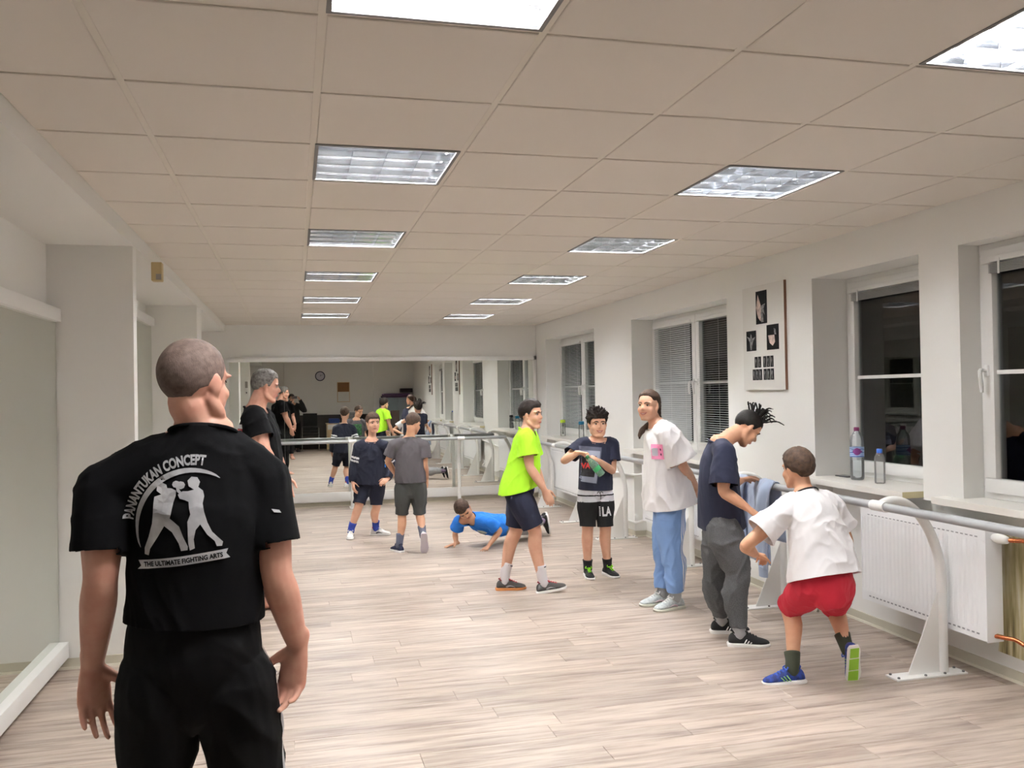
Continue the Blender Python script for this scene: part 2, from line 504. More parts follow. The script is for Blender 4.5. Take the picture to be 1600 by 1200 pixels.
mirror_x('wall_mirror', 5.63, 8.965, 0.16, 2.25, 'narrow visible wall mirror between the two left pilasters')
mirror_x('wall_mirror', 9.41, 12.38, 0.16, 2.25, 'wall mirror on the left wall in the far corner behind the second pilaster')

# ---------------- windows
def handle(parent, x, y, z, s):
    h = bmesh.new()
    box(h, x - 0.012, x, y - 0.014, y + 0.014, z - 0.03, z + 0.03, bev=0.003)
    tube(h, [V((x - 0.008, y, z)), V((x - 0.045, y, z + 0.004)), V((x - 0.052, y + 0.004 * s, z - 0.02)), V((x - 0.05, y + 0.008 * s, z - 0.07)), V((x - 0.046, y + 0.006 * s, z - 0.115))], [0.009, 0.010, 0.011, 0.011, 0.008], seg=8, sub=3)
    return to_obj('handle', h, m_plast, parent, smooth=0.8)
def frame_bm(bm, xf, xb, y0, y1, z0, z1, w_, bev=0.004):
    box(bm, xf, xb, y0, y1, z0, z0 + w_, bev=bev); box(bm, xf, xb, y0, y1, z1 - w_, z1, bev=bev)
    box(bm, xf, xb, y0, y0 + w_, z0 + w_, z1 - w_, bev=bev); box(bm, xf, xb, y1 - w_, y1, z0 + w_, z1 - w_, bev=bev)
m_slat = mat('blind_slat', rgb(205, 208, 208), 0.4)
m_slat2 = mat('blind_rail', rgb(150, 150, 148), 0.4)
def window(n, y0, y1, xf, sashes, blinds):
    r = empty('window_%d' % n, (xf, (y0 + y1) / 2, 0.94)); r['kind'] = 'structure'
    z0, z1 = 0.936, ZT
    bm = bmesh.new(); frame_bm(bm, xf + 0.012, xf + 0.08, y0, y1, z0, z1, 0.06)
    if sashes == 2: box(bm, xf + 0.012, xf + 0.08, (y0 + y1) / 2 - 0.035, (y0 + y1) / 2 + 0.035, z0 + 0.05, z1 - 0.05)
    to_obj('window_frame', bm, m_plast, r, smooth=0.6)
    mid = (y0 + y1) / 2
    spans = [(mid + 0.004, y1 - 0.035), (y0 + 0.035, mid - 0.004)] if sashes == 2 else [(y0 + 0.035, y1 - 0.035)]
    for k, (a, b) in enumerate(spans):
        bm = bmesh.new(); frame_bm(bm, xf - 0.012, xf + 0.055, a, b, z0 + 0.035, z1 - 0.035, 0.075, 0.006)
        s = to_obj('sash', bm, m_plast, r, smooth=0.6)
        gy0, gy1, gz0, gz1 = a + 0.07, b - 0.07, z0 + 0.105, z1 - 0.105
        boxobj('pane', (xf + 0.022, xf + 0.026, gy0, gy1, gz0, gz1), m_glass, s)
        boxobj('glazing_bar', (xf + 0.010, xf + 0.0205, gy0, gy1, 1.60, 1.622), m_plast, s)
        if sashes == 2: handle(s, xf - 0.012, a + 0.035 if k == 0 else b - 0.035, 1.62, 1 if k == 0 else -1)
        else: handle(s, xf - 0.012, a + 0.035 if n == 3 else b - 0.035, 1.62, 1 if n == 3 else -1)
        tilt = blinds[k]
        bl = empty('venetian_blind', (xf, (a + b) / 2, gz1)); bl.parent = r; bl.location = bl.location - r.location
        hb = bmesh.new(); box(hb, xf - 0.034, xf - 0.006, gy0 + 0.004, gy1 - 0.004, gz1 - 0.004, gz1 + 0.026, bev=0.003)
        to_obj('head_rail', hb, m_plast, bl, smooth=0.6)
        if tilt is None:      # drawn up: a stack of slats under the head rail
            st = bmesh.new()
            for q in range(9): box(st, xf - 0.032, xf - 0.008, gy0 + 0.006, gy1 - 0.006, gz1 - 0.012 - 0.0055 * (q + 1), gz1 - 0.012 - 0.0055 * q - 0.0022)
            o2 = to_obj('gathered_slats', st, m_slat2, bl); o2['kind'] = 'stuff'
            for yy in (gy0 + 0.08, gy1 - 0.08):
                boxobj('clip', (xf - 0.038, xf - 0.034, yy - 0.006, yy + 0.006, gz1 - 0.07, gz1 + 0.01), m_plast, bl)
        else:
            st = bmesh.new()
            nsl = int((gz1 - gz0) / 0.0205)
            ca, sa = math.cos(tilt) * 0.0125, math.sin(tilt) * 0.0125
            xc = xf - 0.020
            for q in range(nsl):
                zz = gz1 - 0.014 - q * 0.0205
                p = [(xc - ca, zz - sa), (xc, zz + 0.0015), (xc + ca, zz + sa)]
                A = [st.verts.new((px, gy0 + 0.006, pz)) for px, pz in p]; B = [st.verts.new((px, gy1 - 0.006, pz)) for px, pz in p]
                for t in range(2): st.faces.new((A[t], A[t + 1], B[t + 1], B[t]))
            o2 = to_obj('slats', st, m_slat, bl); o2['kind'] = 'stuff'
            cb = bmesh.new()
            for yy in (gy0 + 0.10, (gy0 + gy1) / 2, gy1 - 0.10): box(cb, xc - 0.0145, xc - 0.0135, yy - 0.0012, yy + 0.0012, gz0, gz1)
            to_obj('ladder_cords', cb, m_plast, bl)
            boxobj('bottom_rail', (xc - 0.012, xc + 0.012, gy0 + 0.005, gy1 - 0.005, gz0 - 0.002, gz0 + 0.010), m_plast, bl)
    return r
window(1, 9.853, 11.932, 3.70, 2, (0.55, 0.35))
window(2, 6.56, 8.666, 3.715, 2, (0.80, 0.12))
window(3, 4.271, 5.334, 3.74, 1, (None,))
window(4, 2.78, 3.963, 3.60, 1, (None,))

# sills
def sill(k, y0, y1, x1):
    bm = bmesh.new(); box(bm, 3.385, x1, y0, y1, 0.897, 0.935, 0, bev=0.002)
    bm.normal_update()
    for f in bm.faces:
        if abs(f.normal.y) > 0.9: f.material_index = 1
    o = to_obj('trim_%d' % k, bm, [m_board, m_chip]); o['kind'] = 'structure'
    return o
bm_dummy = None
sill(1, 9.80, 11.93, 3.73)
sill(2, 6.58, 8.72, 3.745)
sill(3, 4.33, 5.38, 3.77)
sill(4, 2.75, 4.10, 3.63)
m_grey_in = mat('room_beyond_glass', rgb(60, 58, 55), 0.9)

# ---------------- ceiling lamps: recessed louvred fluorescent troffers
m_alu = mat('louvre_aluminium', (0.86, 0.88, 0.91, 1), 0.085, 1.0)
m_refl = mat('lamp_reflector', (0.66, 0.67, 0.69, 1), 0.12, 1.0)
m_lframe = mat('lamp_frame', rgb(120, 120, 120), 0.5)
m_tube = mat('fluorescent_tube', (0.9, 0.9, 0.9, 1), 0.4, emit=(TUBE_COLOR + (1,), TUBE_POWER))
m_tcap = mat('tube_cap', rgb(210, 205, 200), 0.4)
WHERE_ = {-1: 'nearest the camera', 2: 'second row', 5: 'third row', 8: 'fourth row', 11: 'fifth row', 14: 'last row before the far wall'}
proto = None
def lamp_proto():
    r = empty('ceiling_lamp', (0, 0, HC))
    h = 0.585
    b0, b1 = -h / 2, h / 2
    bm = bmesh.new()
    for a in ((b0, b1, b0, b0 + 0.014), (b0, b1, b1 - 0.014, b1), (b0, b0 + 0.014, b0 + 0.014, b1 - 0.014), (b1 - 0.014, b1, b0 + 0.014, b1 - 0.014)):
        box(bm, a[0], a[1], a[2], a[3], -0.004, 0.006)
    to_obj('frame', bm, m_lframe, r, world=False)
    bm = bmesh.new()
    q = 0.29
    vs = [bm.verts.new(p) for p in ((-q, -q, 0.0), (q, -q, 0.0), (q, q, 0.0), (-q, q, 0.0), (-q, -q, 0.095), (q, -q, 0.095), (q, q, 0.095), (-q, q, 0.095))]
    for f in ((4, 5, 6, 7), (0, 1, 5, 4), (1, 2, 6, 5), (2, 3, 7, 6), (3, 0, 4, 7)): bm.faces.new([vs[i] for i in f])
    to_obj('reflector', bm, m_refl, r, world=False)
    for k in range(4):
        yy = -0.21 + 0.14 * k
        bm = bmesh.new(); tube(bm, [V((-0.27, yy, 0.074)), V((0.27, yy, 0.074))], 0.0095, V((0, 1, 0)), seg=6, sub=1)
        t = to_obj('tube', bm, m_tube, r, world=False, smooth=1.2)
        for s in (-1, 1):
            bm = bmesh.new(); tube(bm, [V((s * 0.27, yy, 0.074)), V((s * 0.288, yy, 0.074))], 0.0125, V((0, 1, 0)), seg=8, sub=1)
            to_obj('end_cap', bm, m_tcap, t, world=False)
    # parabolic long blades between the tubes and cross blades
    for k in range(5):
        yy = -0.28 + 0.14 * k
        bm = bmesh.new()
        prof = [(-0.0012, -0.003), (-0.0022, 0.012), (-0.0038, 0.030), (-0.0065, 0.050), (0.0065, 0.050), (0.0038, 0.030), (0.0022, 0.012), (0.0012, -0.003)]
        A = [bm.verts.new((-0.278, yy + p, z_)) for p, z_ in prof]; B = [bm.verts.new((0.278, yy + p, z_)) for p, z_ in prof]
        for i in range(len(prof)):
            i2 = (i + 1) % len(prof); bm.faces.new((A[i], B[i], B[i2], A[i2]))
        bm.faces.new(A[::-1]); bm.faces.new(B)
        to_obj('louvre_blade', bm, m_alu, r, world=False)
    for k in range(5):
        xx = -0.28 + 0.14 * k
        bm = bmesh.new()
        for c in range(4):
            y0_ = -0.28 + 0.14 * c + 0.004
            n = 6
            for s in (-1, 1):
                row_ = []
                for i in range(n + 1):
                    t = i / n; sag = 0.012 * math.sin(math.pi * t)
                    yy = y0_ + 0.132 * t
                    row_.append((bm.verts.new((xx + s * 0.0012, yy, -0.003)), bm.verts.new((xx + s * 0.003, yy, 0.036))))
                for i in range(n): bm.faces.new((row_[i][0], row_[i + 1][0], row_[i + 1][1], row_[i][1]))
        to_obj('cross_blade', bm, m_alu, r, world=False)
    return r
for idx, (i, j) in enumerate(LAMPS):
    o = lamp_proto() if idx == 0 else copy_tree(proto)
    if idx == 0: proto = o
    o.location = (GX0 + (i + 0.5) * T, GY0 + (j + 0.5) * T, HC)
    side = 'left-hand lamp row' if i == 2 else 'right-hand lamp row'
    setprops(o, 'square louvred fluorescent ceiling lamp, %s, %s' % (side, WHERE_[j]), 'ceiling lamp', 'louvred ceiling lamps')
# ================================================================ BALLET BARRES
m_bar = mat('grey_bar', rgb(158, 160, 162), 0.3, 0.0)
m_bolt = mat('bolt', rgb(120, 120, 122), 0.35, 0.9)
BX, BZ = 2.985, 0.915
def post_tube_pts(px, bx, pz):
    # vertical pole that arches over to the rail
    return [V((px, 0, 0.012)), V((px, 0, 0.30)), V((px, 0, 0.52)), V((px - 0.02 * 1, 0, 0.64)), V((px - 0.065, 0, 0.76)), V((px - 0.135, 0, 0.86)),
            V((px - 0.225, 0, 0.925)), V((px - 0.31, 0, 0.938)), V((bx, 0, pz))]
def make_post():
    r = empty('barre_post', (0, 0, 0))
    bm = bmesh.new(); tube(bm, post_tube_pts(3.358, BX, BZ), [(0.026, 0.026)] * 9, V((0, 1, 0)), seg=14, sub=4)
    bm.transform(Matrix.Translation((-3.25, 0, 0)))
    to_obj('pole', bm, m_white, r, world=False, smooth=1.2)
    bm = bmesh.new()
    pts = [(-0.115, 0.010), (0.095, 0.010), (0.095, 0.44), (0.083, 0.44)]
    A = [bm.verts.new((x, -0.003, z)) for x, z in pts]; B = [bm.verts.new((x, 0.003, z)) for x, z in pts]
    for i in range(4): bm.faces.new((A[i], A[(i + 1) % 4], B[(i + 1) % 4], B[i]))
    bm.faces.new(A[::-1]); bm.faces.new(B)
    to_obj('gusset_plate', bm, m_white, r, world=False)
    bm = bmesh.new(); box(bm, -0.215, 0.222, -0.05, 0.05, 0.0, 0.010, bev=0.002)
    pl = to_obj('base_plate', bm, m_white, r, world=False)
    for (x, y) in ((-0.195, -0.034), (-0.195, 0.034), (-0.03, -0.034), (0.09, -0.034), (0.205, -0.034), (0.205, 0.034)):
        bm = bmesh.new(); lathe(bm, [(0.007, 0.009), (0.0075, 0.016), (0.004, 0.019)], V((x, y, 0)), 8)
        to_obj('bolt', bm, m_bolt, pl, world=False)
    bm = bmesh.new(); tube(bm, [V((BX - 3.25, -0.055, BZ)), V((BX - 3.25, 0.055, BZ))], 0.0285, seg=16, sub=1)
    to_obj('sleeve', bm, m_plast, r, world=False, smooth=1.0)
    return r
post = make_post()
PY = [(4.0, 'white barre post in front of the near radiator'), (5.57, 'white barre post beside the hanging blue hoodie'), (7.05, 'white barre post behind the girl in blue track pants'),
      (8.62, 'white barre post behind the boy holding a green bottle'), (9.9, 'white barre post near the far right corner, behind the neon green shirt'), (11.3, 'last white barre post before the mirror corner'), (2.45, 'white barre post nearest the camera, outside the frame')]
for k, (yy, lb) in enumerate(PY):
    o = post if k == 0 else copy_tree(post)
    o.location = (3.25, yy, 0); setprops(o, lb, 'barre post', 'posts of the window barre')
def rail(name, a, b, label):
    bm = bmesh.new(); tube(bm, [a, b], 0.0225, V((0, 0, 1)), seg=16, sub=1, round_=True)
    o = to_obj(name, bm, m_bar, None, smooth=1.0); return setprops(o, label, 'barre')
rail('barre_rail', V((BX, 1.2, BZ)), V((BX, 11.45, BZ)), 'long grey ballet barre rail along the window wall')
# end wall barre
EY, EZ = 12.02, 0.925
for k, (xx, lb) in enumerate(((0.755, 'white barre post at the mirror behind the boy in navy'), (2.25, 'white barre post at the mirror above the push-up boy'), (-0.75, 'white barre post at the mirror hidden behind the men'))):
    r = empty('barre_post', (xx, 12.2, 0), lb, 'barre post', 'posts of the mirror barre')
    bm = bmesh.new()
    tube(bm, [V((xx, 12.20, 0.01)), V((xx, 12.20, 0.45)), V((xx, 12.195, 0.70)), V((xx, 12.17, 0.82)), V((xx, 12.11, 0.905)), V((xx, EY, EZ))], 0.024, V((1, 0, 0)), seg=12, sub=4)
    to_obj('pole', bm, m_white, r, smooth=1.2)
    bm = bmesh.new(); box(bm, xx - 0.04, xx + 0.04, 12.08, 12.34, 0, 0.009, bev=0.002); to_obj('base_plate', bm, m_white, r)
    bm = bmesh.new(); A = [V((xx - 0.003, 12.095, 0.008)), V((xx - 0.003, 12.18, 0.008)), V((xx - 0.003, 12.18, 0.40))]
    va = [bm.verts.new(p) for p in A]; vb = [bm.verts.new(p + V((0.006, 0, 0))) for p in A]
    for i in range(3): bm.faces.new((va[i], va[(i + 1) % 3], vb[(i + 1) % 3], vb[i]))
    bm.faces.new(va[::-1]); bm.faces.new(vb); to_obj('gusset_plate', bm, m_white, r)
    bm = bmesh.new(); tube(bm, [V((xx - 0.05, EY, EZ)), V((xx + 0.05, EY, EZ))], 0.0275, V((0, 0, 1)), seg=14, sub=1); to_obj('sleeve', bm, m_plast, r, smooth=1.0)
rail('barre_rail', V((-0.84, EY, EZ)), V((2.89, EY, EZ)), 'grey ballet barre rail along the far mirror wall')

# ================================================================ RADIATORS AND PIPES
m_rad = mat('radiator_white', rgb(234, 236, 238), 0.35)
m_slot = mat('radiator_slot', rgb(150, 152, 156), 0.6)
m_copper = mat('copper', rgb(190, 110, 74), 0.25, 1.0)
m_brass = mat('brass', rgb(190, 160, 100), 0.3, 1.0)
def radiator(y0, y1, label):
    r = empty('radiator', (3.45, (y0 + y1) / 2, 0.22), label, 'radiator', 'panel radiators under the windows')
    x0, x1, z0, z1 = 3.40, 3.50, 0.235, 0.806
    bm = bmesh.new()
    n = int((y1 - y0 - 0.06) / 0.033)
    # fluted front panel
    ys = [y0]; xs = [x0 + 0.006]
    st = (y1 - y0 - 0.06) / n
    for k in range(n):
        a = y0 + 0.03 + k * st
        ys += [a, a + st * 0.35, a + st * 0.5, a + st * 0.85]; xs += [x0 + 0.001, x0 + 0.001, x0 + 0.0038, x0 + 0.0038]
    ys += [y1 - 0.03, y1]; xs += [x0 + 0.001, x0 + 0.006]
    rows = []
    for zz, fl in ((z0, 0), (z0 + 0.055, 0), (z0 + 0.075, 1), (z1 - 0.075, 1), (z1 - 0.055, 0), (z1, 0)):
        rows.append([bm.verts.new(((xx if fl else x0 + 0.001), yy, zz)) for xx, yy in zip(xs, ys)])
    for i in range(len(rows) - 1):
        for k in range(len(ys) - 1):
            bm.faces.new((rows[i][k], rows[i + 1][k], rows[i + 1][k + 1], rows[i][k + 1]))
    to_obj('front_panel', bm, m_rad, r)
    bm = bmesh.new(); box(bm, x0 + 0.008, x1, y0, y1, z0 + 0.002, z1 - 0.012)
    to_obj('core', bm, m_rad, r)
    for a, b in ((y0 - 0.004, y0 + 0.001), (y1 - 0.001, y1 + 0.004)):
        boxobj('side_cover', (x0 + 0.0005, x1, a, b, z0 - 0.004, z1 + 0.003), m_rad, r, bev=0.001)
    bm = bmesh.new(); box(bm, x0 + 0.002, x1, y0, y1, z1 - 0.003, z1 + 0.003)
    to_obj('top_grille', bm, m_rad, r)
    bm = bmesh.new()
    m = int((y1 - y0 - 0.1) / 0.033)
    for k in range(m):
        a = y0 + 0.05 + k * (y1 - y0 - 0.1) / m
        for zz in (z1 - 0.045,): box(bm, x0 - 0.0004, x0 + 0.0008, a, a + 0.018, zz, zz + 0.006)
        box(bm, x0 - 0.0004, x0 + 0.0008, a, a + 0.018, z0 + 0.026, z0 + 0.034)
    so = to_obj('slots', bm, m_slot, r); so['kind'] = 'stuff'
    return r
ra = radiator(3.735, 4.735, 'white panel radiator in the foreground under the window with two water bottles')
bm = bmesh.new(); tube(bm, [V((3.45, 3.735, 0.765)), V((3.45, 3.70, 0.765)), V((3.45, 3.655, 0.765))], [0.016, 0.027, 0.022], V((1, 0, 0)), seg=14, sub=2, round_=True)
v = to_obj('thermostat_valve', bm, m_plast, ra, smooth=1.0)
bm = bmesh.new()
tube(bm, [V((3.45, 3.66, 0.765)), V((3.47, 3.62, 0.765)), V((3.50, 3.585, 0.765)), V((3.51, 3.56, 0.74)), V((3.52, 3.53, 0.715)), V((3.53, 3.50, 0.715)), V((3.53, 3.47, 0.715))], 0.011, V((0, 0, 1)), seg=8, sub=3)
tube(bm, [V((3.45, 3.74, 0.262)), V((3.47, 3.69, 0.262)), V((3.49, 3.65, 0.262)), V((3.51, 3.62, 0.245)), V((3.52, 3.59, 0.235)), V((3.53, 3.54, 0.235))], 0.011, V((0, 0, 1)), seg=8, sub=3)
to_obj('copper_pipe', bm, m_copper, ra, smooth=1.0)
bm = bmesh.new()
for p, q in ((V((3.46, 3.655, 0.765)), V((3.475, 3.615, 0.765))), (V((3.46, 3.735, 0.262)), V((3.475, 3.69, 0.262))), (V((3.53, 3.5, 0.715)), V((3.53, 3.46, 0.715))), (V((3.53, 3.565, 0.235)), V((3.53, 3.53, 0.235)))):
    tube(bm, [p, q], 0.0125, V((0, 0, 1)), seg=6, sub=1)
to_obj('pipe_fitting', bm, m_brass, ra)
radiator(6.95, 8.25, 'white panel radiator under the window with closed blind, behind the girl')
radiator(10.2, 11.5, 'white panel radiator under the farthest window, by the mirror corner')
def pipe(pts, label, rad=0.0125):
    bm = bmesh.new(); tube(bm, [V(p) for p in pts], rad, V((0, 0, 1)), seg=10, sub=3)
    return setprops(to_obj('heating_pipe', bm, m_white, None, smooth=1.0), label, 'pipe')
pipe([(3.53, 3.465, 0.715), (3.53, 3.2, 0.715), (3.53, 2.9, 0.715), (3.53, 2.79, 0.715)], 'upper white heating pipe at the right edge joined to a copper elbow')
pipe([(3.53, 3.535, 0.235), (3.53, 3.2, 0.235), (3.53, 2.9, 0.235), (3.53, 2.79, 0.235)], 'lower white heating pipe at the right edge below the stained wall')
pipe([(3.55, 8.255, 0.70), (3.53, 8.42, 0.69), (3.462, 8.55, 0.665), (3.455, 8.7, 0.66), (3.455, 9.2, 0.64), (3.455, 9.75, 0.62), (3.50, 9.9, 0.60), (3.52, 10.19, 0.60)], 'upper white heating pipe on the pier behind the boy with the green bottle')
pipe([(3.55, 8.255, 0.26), (3.53, 8.42, 0.22), (3.462, 8.55, 0.17), (3.455, 8.7, 0.16), (3.455, 9.2, 0.16), (3.455, 9.75, 0.16), (3.50, 9.9, 0.2), (3.52, 10.19, 0.25)], 'lower white heating pipe near the floor behind the boy with the green bottle')

# ================================================================ PICTURE BOARDS ON THE PIERS
m_pic = mat('photo_black', rgb(18, 18, 20), 0.75, var=(9, rgb(34, 33, 35), 0.35, 0.7), spec=0.1)
m_pale = mat('photo_pale', rgb(214, 190, 178), 0.5, var=(30, rgb(160, 140, 134), 0.4, 0.7))
m_silver = mat('photo_grey', rgb(140, 138, 136), 0.5, var=(60, rgb(70, 70, 72), 0.35, 0.65))
m_wood = mat('board_edge', rgb(120, 84, 62), 0.6)
m_paper = mat('board_white', rgb(218, 217, 213), 0.45)
def poly_x(bm, x, pts, mi=0):
    f = bm.faces.new([bm.verts.new((x, a, b)) for a, b in pts]); f.material_index = mi
def picture_board(y0, z0, label):
    # seen from the room, left = larger y.  board 0.60 x 0.80
    r = empty('picture_board', (XR, y0 + 0.3, z0), label, 'picture')
    xf = XR - 0.022
    bm = bmesh.new(); box(bm, xf, XR - 0.001, y0, y0 + 0.6, z0, z0 + 0.8); bm.normal_update()
    for f in bm.faces:
        f.material_index = 0 if f.normal.x < -0.9 else 1
    to_obj('board', bm, [m_paper, m_wood], r)
    def P(u, v): return (y0 + 0.6 * (1 - u), z0 + 0.8 * (1 - v))     # u from left, v from top
    def photo(u0, u1, v0, v1, figs):
        bm = bmesh.new()
        a = P(u0, v1); b = P(u1, v0)
        box(bm, xf - 0.0022, xf - 0.0002, min(a[0], b[0]), max(a[0], b[0]), a[1], b[1])
        for pts, mi in figs:
            poly_x(bm, xf - 0.0026, [P(u0 + (u1 - u0) * p, v0 + (v1 - v0) * q) for p, q in pts][::-1], mi)
        to_obj('photograph', bm, [m_pic, m_pale, m_silver], r)
    photo(0.345, 0.61, 0.055, 0.37, [([(0.2, 0.1), (0.45, 0.42), (0.5, 0.6), (0.42, 0.92), (0.2, 0.8), (0.03, 0.5)], 1), ([(0.5, 0.45), (0.7, 0.42), (0.88, 0.40), (0.72, 0.55), (0.8, 0.75), (0.62, 0.62), (0.7, 0.95), (0.48, 0.95), (0.42, 0.7)], 2)])
    photo(0.09, 0.335, 0.425, 0.62, [([(0.05, 0.25), (0.4, 0.35), (0.45, 0.15), (0.55, 0.2), (0.58, 0.4), (0.95, 0.3), (0.65, 0.6), (0.55, 0.95), (0.42, 0.95), (0.35, 0.55)], 2)])
    photo(0.595, 0.875, 0.39, 0.625, [([(0.12, 0.42), (0.65, 0.42), (0.7, 0.7), (0.5, 0.85), (0.25, 0.72)], 1), ([(0.6, 0.15), (0.75, 0.2), (0.8, 0.42), (0.65, 0.4)], 2)])
    figs = [([(0.4, 0.08), (0.65, 0.3), (0.55, 0.55), (0.7, 0.95), (0.5, 0.9), (0.4, 0.6), (0.25, 0.4)], 2)]
    for row_, (v0, v1, us) in enumerate(((0.68, 0.785, (0.29, 0.375, 0.50, 0.585, 0.67)), (0.80, 0.905, (0.235, 0.315, 0.395, 0.505, 0.59, 0.675)))):
        for u in us: photo(u, u + 0.07, v0, v1, figs)
    return r
picture_board(5.655, 1.535, 'white board with black dance photographs on the pier between the windows')
picture_board(1.75, 1.535, 'second white board with dance photographs, on the pier nearest the camera')

# ================================================================ SMALL THINGS ON THE LEFT BULKHEAD
m_tan = mat('aged_plastic', rgb(196, 176, 130), 0.5)
m_tan2 = mat('detector_lens', rgb(150, 146, 140), 0.4)
r = empty('motion_detector', (-0.87, 6.15, 2.33), 'small yellowed alarm box hanging under the bulkhead by the first pilaster', 'alarm box')
bm = bmesh.new(); box(bm, -0.905, -0.838, 6.12, 6.20, 2.325, 2.449, bev=0.006); to_obj('case', bm, m_tan, r, smooth=0.6)
bm = bmesh.new(); box(bm, -0.875, -0.842, 6.116, 6.121, 2.332, 2.37, bev=0.002); to_obj('grille', bm, m_tan2, r)
r = empty('wall_thermostat', (-1.0, 5.63, 1.7), 'slim wall control box on the far side of the first pilaster', 'thermostat')
bm = bmesh.new(); box(bm, -1.02, -0.95, 5.621, 5.645, 1.62, 1.90, bev=0.004); to_obj('case', bm, m_plast, r, smooth=0.6)
bm = bmesh.new(); box(bm, -1.012, -0.958, 5.644, 5.648, 1.75, 1.885); to_obj('display', bm, m_tan2, r)
# (the little knob at the foot of the control)
bm = bmesh.new(); ell(bm, V((-0.985, 5.65, 1.65)), AX, (0.014, 0.01, 0.014), 10, 6); to_obj('knob', bm, m_black, r, smooth=2)

# ================================================================ BOTTLES AND PHONE ON THE SILLS
m_pet = glass_mat('clear_plastic', (0.985, 0.99, 0.99, 1), 0.02, 0.03, 0.12)
m_petb = glass_mat('bluish_plastic', (0.93, 0.965, 0.99, 1), 0.02, 0.03, 0.16)
m_petg = glass_mat('green_plastic', (0.58, 0.86, 0.70, 1), 0.03, 0.03, 0.2)
m_water = glass_mat('water', (0.965, 0.985, 0.99, 1), 0.0, 0.0)
def label_mat():
    m = bpy.data.materials.new('bottle_label'); m.use_nodes = True
    nt = m.node_tree; N = nt.nodes; L = nt.links; b = N['Principled BSDF']; b.inputs['Roughness'].default_value = 0.3
    tc = N.new('ShaderNodeTexCoord'); wv = N.new('ShaderNodeTexWave'); wv.inputs['Scale'].default_value = 14; wv.inputs['Distortion'].default_value = 3
    wv.bands_direction = 'Z'
    L.new(tc.outputs['Object'], wv.inputs['Vector'])
    cr = N.new('ShaderNodeValToRGB'); e = cr.color_ramp.elements; cr.color_ramp.interpolation = 'CONSTANT'
    e[0].position = 0; e[0].color = rgb(92, 120, 176); e[1].position = 0.35; e[1].color = rgb(206, 220, 236)
    x = e.new(0.75); x.color = rgb(130, 160, 206)
    L.new(wv.outputs['Fac'], cr.inputs[0]); L.new(cr.outputs[0], b.inputs['Base Color'])
    return m
def bottle(name, loc, prof, pm, cap, capm, label, water=None, lab=None, lid=None):
    r = empty(name, loc, label, 'bottle')
    bm = bmesh.new(); lathe(bm, prof, V((0, 0, 0)), 20)
    to_obj('shell', bm, pm, r, world=False, smooth=1.0)
    bm = bmesh.new(); lathe(bm, cap, V((0, 0, 0)), 16); to_obj('cap', bm, capm, r, world=False, smooth=0.7)
    if water:
        bm = bmesh.new()
        wp = [(rr_ * 0.96, zz) for rr_, zz in prof if 0.004 < zz < water] + [(prof[3][0] * 0.95, water)]
        lathe(bm, [(prof[0][0] * 0.9, 0.003)] + wp, V((0, 0, 0)), 20); to_obj('water', bm, m_water, r, world=False, smooth=1.0)
    if lab:
        bm = bmesh.new(); R = [[bm.verts.new((lab[0] * math.cos(2 * math.pi * k / 24), lab[0] * math.sin(2 * math.pi * k / 24), zz)) for k in range(24)] for zz in lab[1:3]]
        for k in range(24): bm.faces.new((R[0][k], R[0][(k + 1) % 24], R[1][(k + 1) % 24], R[1][k]))
        to_obj('paper_label', bm, lab[3], r, world=False, smooth=1.0)
        if len(lab) > 4:
            bm = bmesh.new()
            for k in range(9):
                a = math.radians(200 + 9 * k); dz = 0.024 * math.sin(math.pi * (k + 0.5) / 9)
                rr_ = lab[0] + 0.0008
                for _ in (0,):
                    a2 = math.radians(200 + 9 * (k + 1)); dz2 = 0.024 * math.sin(math.pi * (k + 1.5) / 9) if k < 8 else 0.004
                    p = [(a, 0.188 - dz), (a2, 0.188 - dz2), (a2, 0.188 + dz2), (a, 0.188 + dz)]
                    bm.faces.new([bm.verts.new((rr_ * math.cos(t), rr_ * math.sin(t), zz)) for t, zz in p])
            to_obj('label_emblem', bm, lab[4], r, world=False)
    return r
m_lab = label_mat()
SZ = 0.935
big = [(0.030, 0.0), (0.040, 0.004), (0.044, 0.02), (0.0435, 0.06), (0.0445, 0.10), (0.044, 0.145), (0.0445, 0.15), (0.0445, 0.22), (0.044, 0.226), (0.044, 0.255), (0.040, 0.282), (0.028, 0.305), (0.0165, 0.32), (0.0145, 0.335), (0.0145, 0.345)]
bottle('water_bottle', (3.585, 5.02, SZ), big, m_petb, [(0.0165, 0.322), (0.0175, 0.324), (0.0175, 0.342), (0.015, 0.346)], mat('plum_cap', rgb(120, 40, 92), 0.4),
       'large half full water bottle with plum cap and blue label on the sill', water=0.13, lab=(0.0452, 0.152, 0.218, m_lab, mat('plum_print', rgb(128, 60, 128), 0.4)))
sm = [(0.022, 0.0), (0.031, 0.004), (0.033, 0.02), (0.032, 0.05), (0.033, 0.08), (0.0325, 0.11), (0.033, 0.14), (0.031, 0.165), (0.022, 0.187), (0.0145, 0.197), (0.0145, 0.21)]
bottle('water_bottle', (3.565, 4.765, SZ), sm, m_pet, [(0.0165, 0.193), (0.0172, 0.195), (0.0172, 0.216), (0.015, 0.219)], mat('blue_cap', rgb(56, 104, 190), 0.4),
       'small clear empty bottle with blue cap on the sill', lab=(0.0158, 0.186, 0.193, mat('plum_ring', rgb(120, 60, 110), 0.4)))
bm = bmesh.new(); box(bm, 3.60, 3.67, 5.16, 5.29, SZ + 0.0005, SZ + 0.0085, bev=0.003)
r = empty('mobile_phone', (3.635, 5.22, SZ), 'dark mobile phone lying flat on the sill beside the large bottle', 'phone')
to_obj('case', bm, mat('phone_body', rgb(70, 70, 72), 0.3), r)
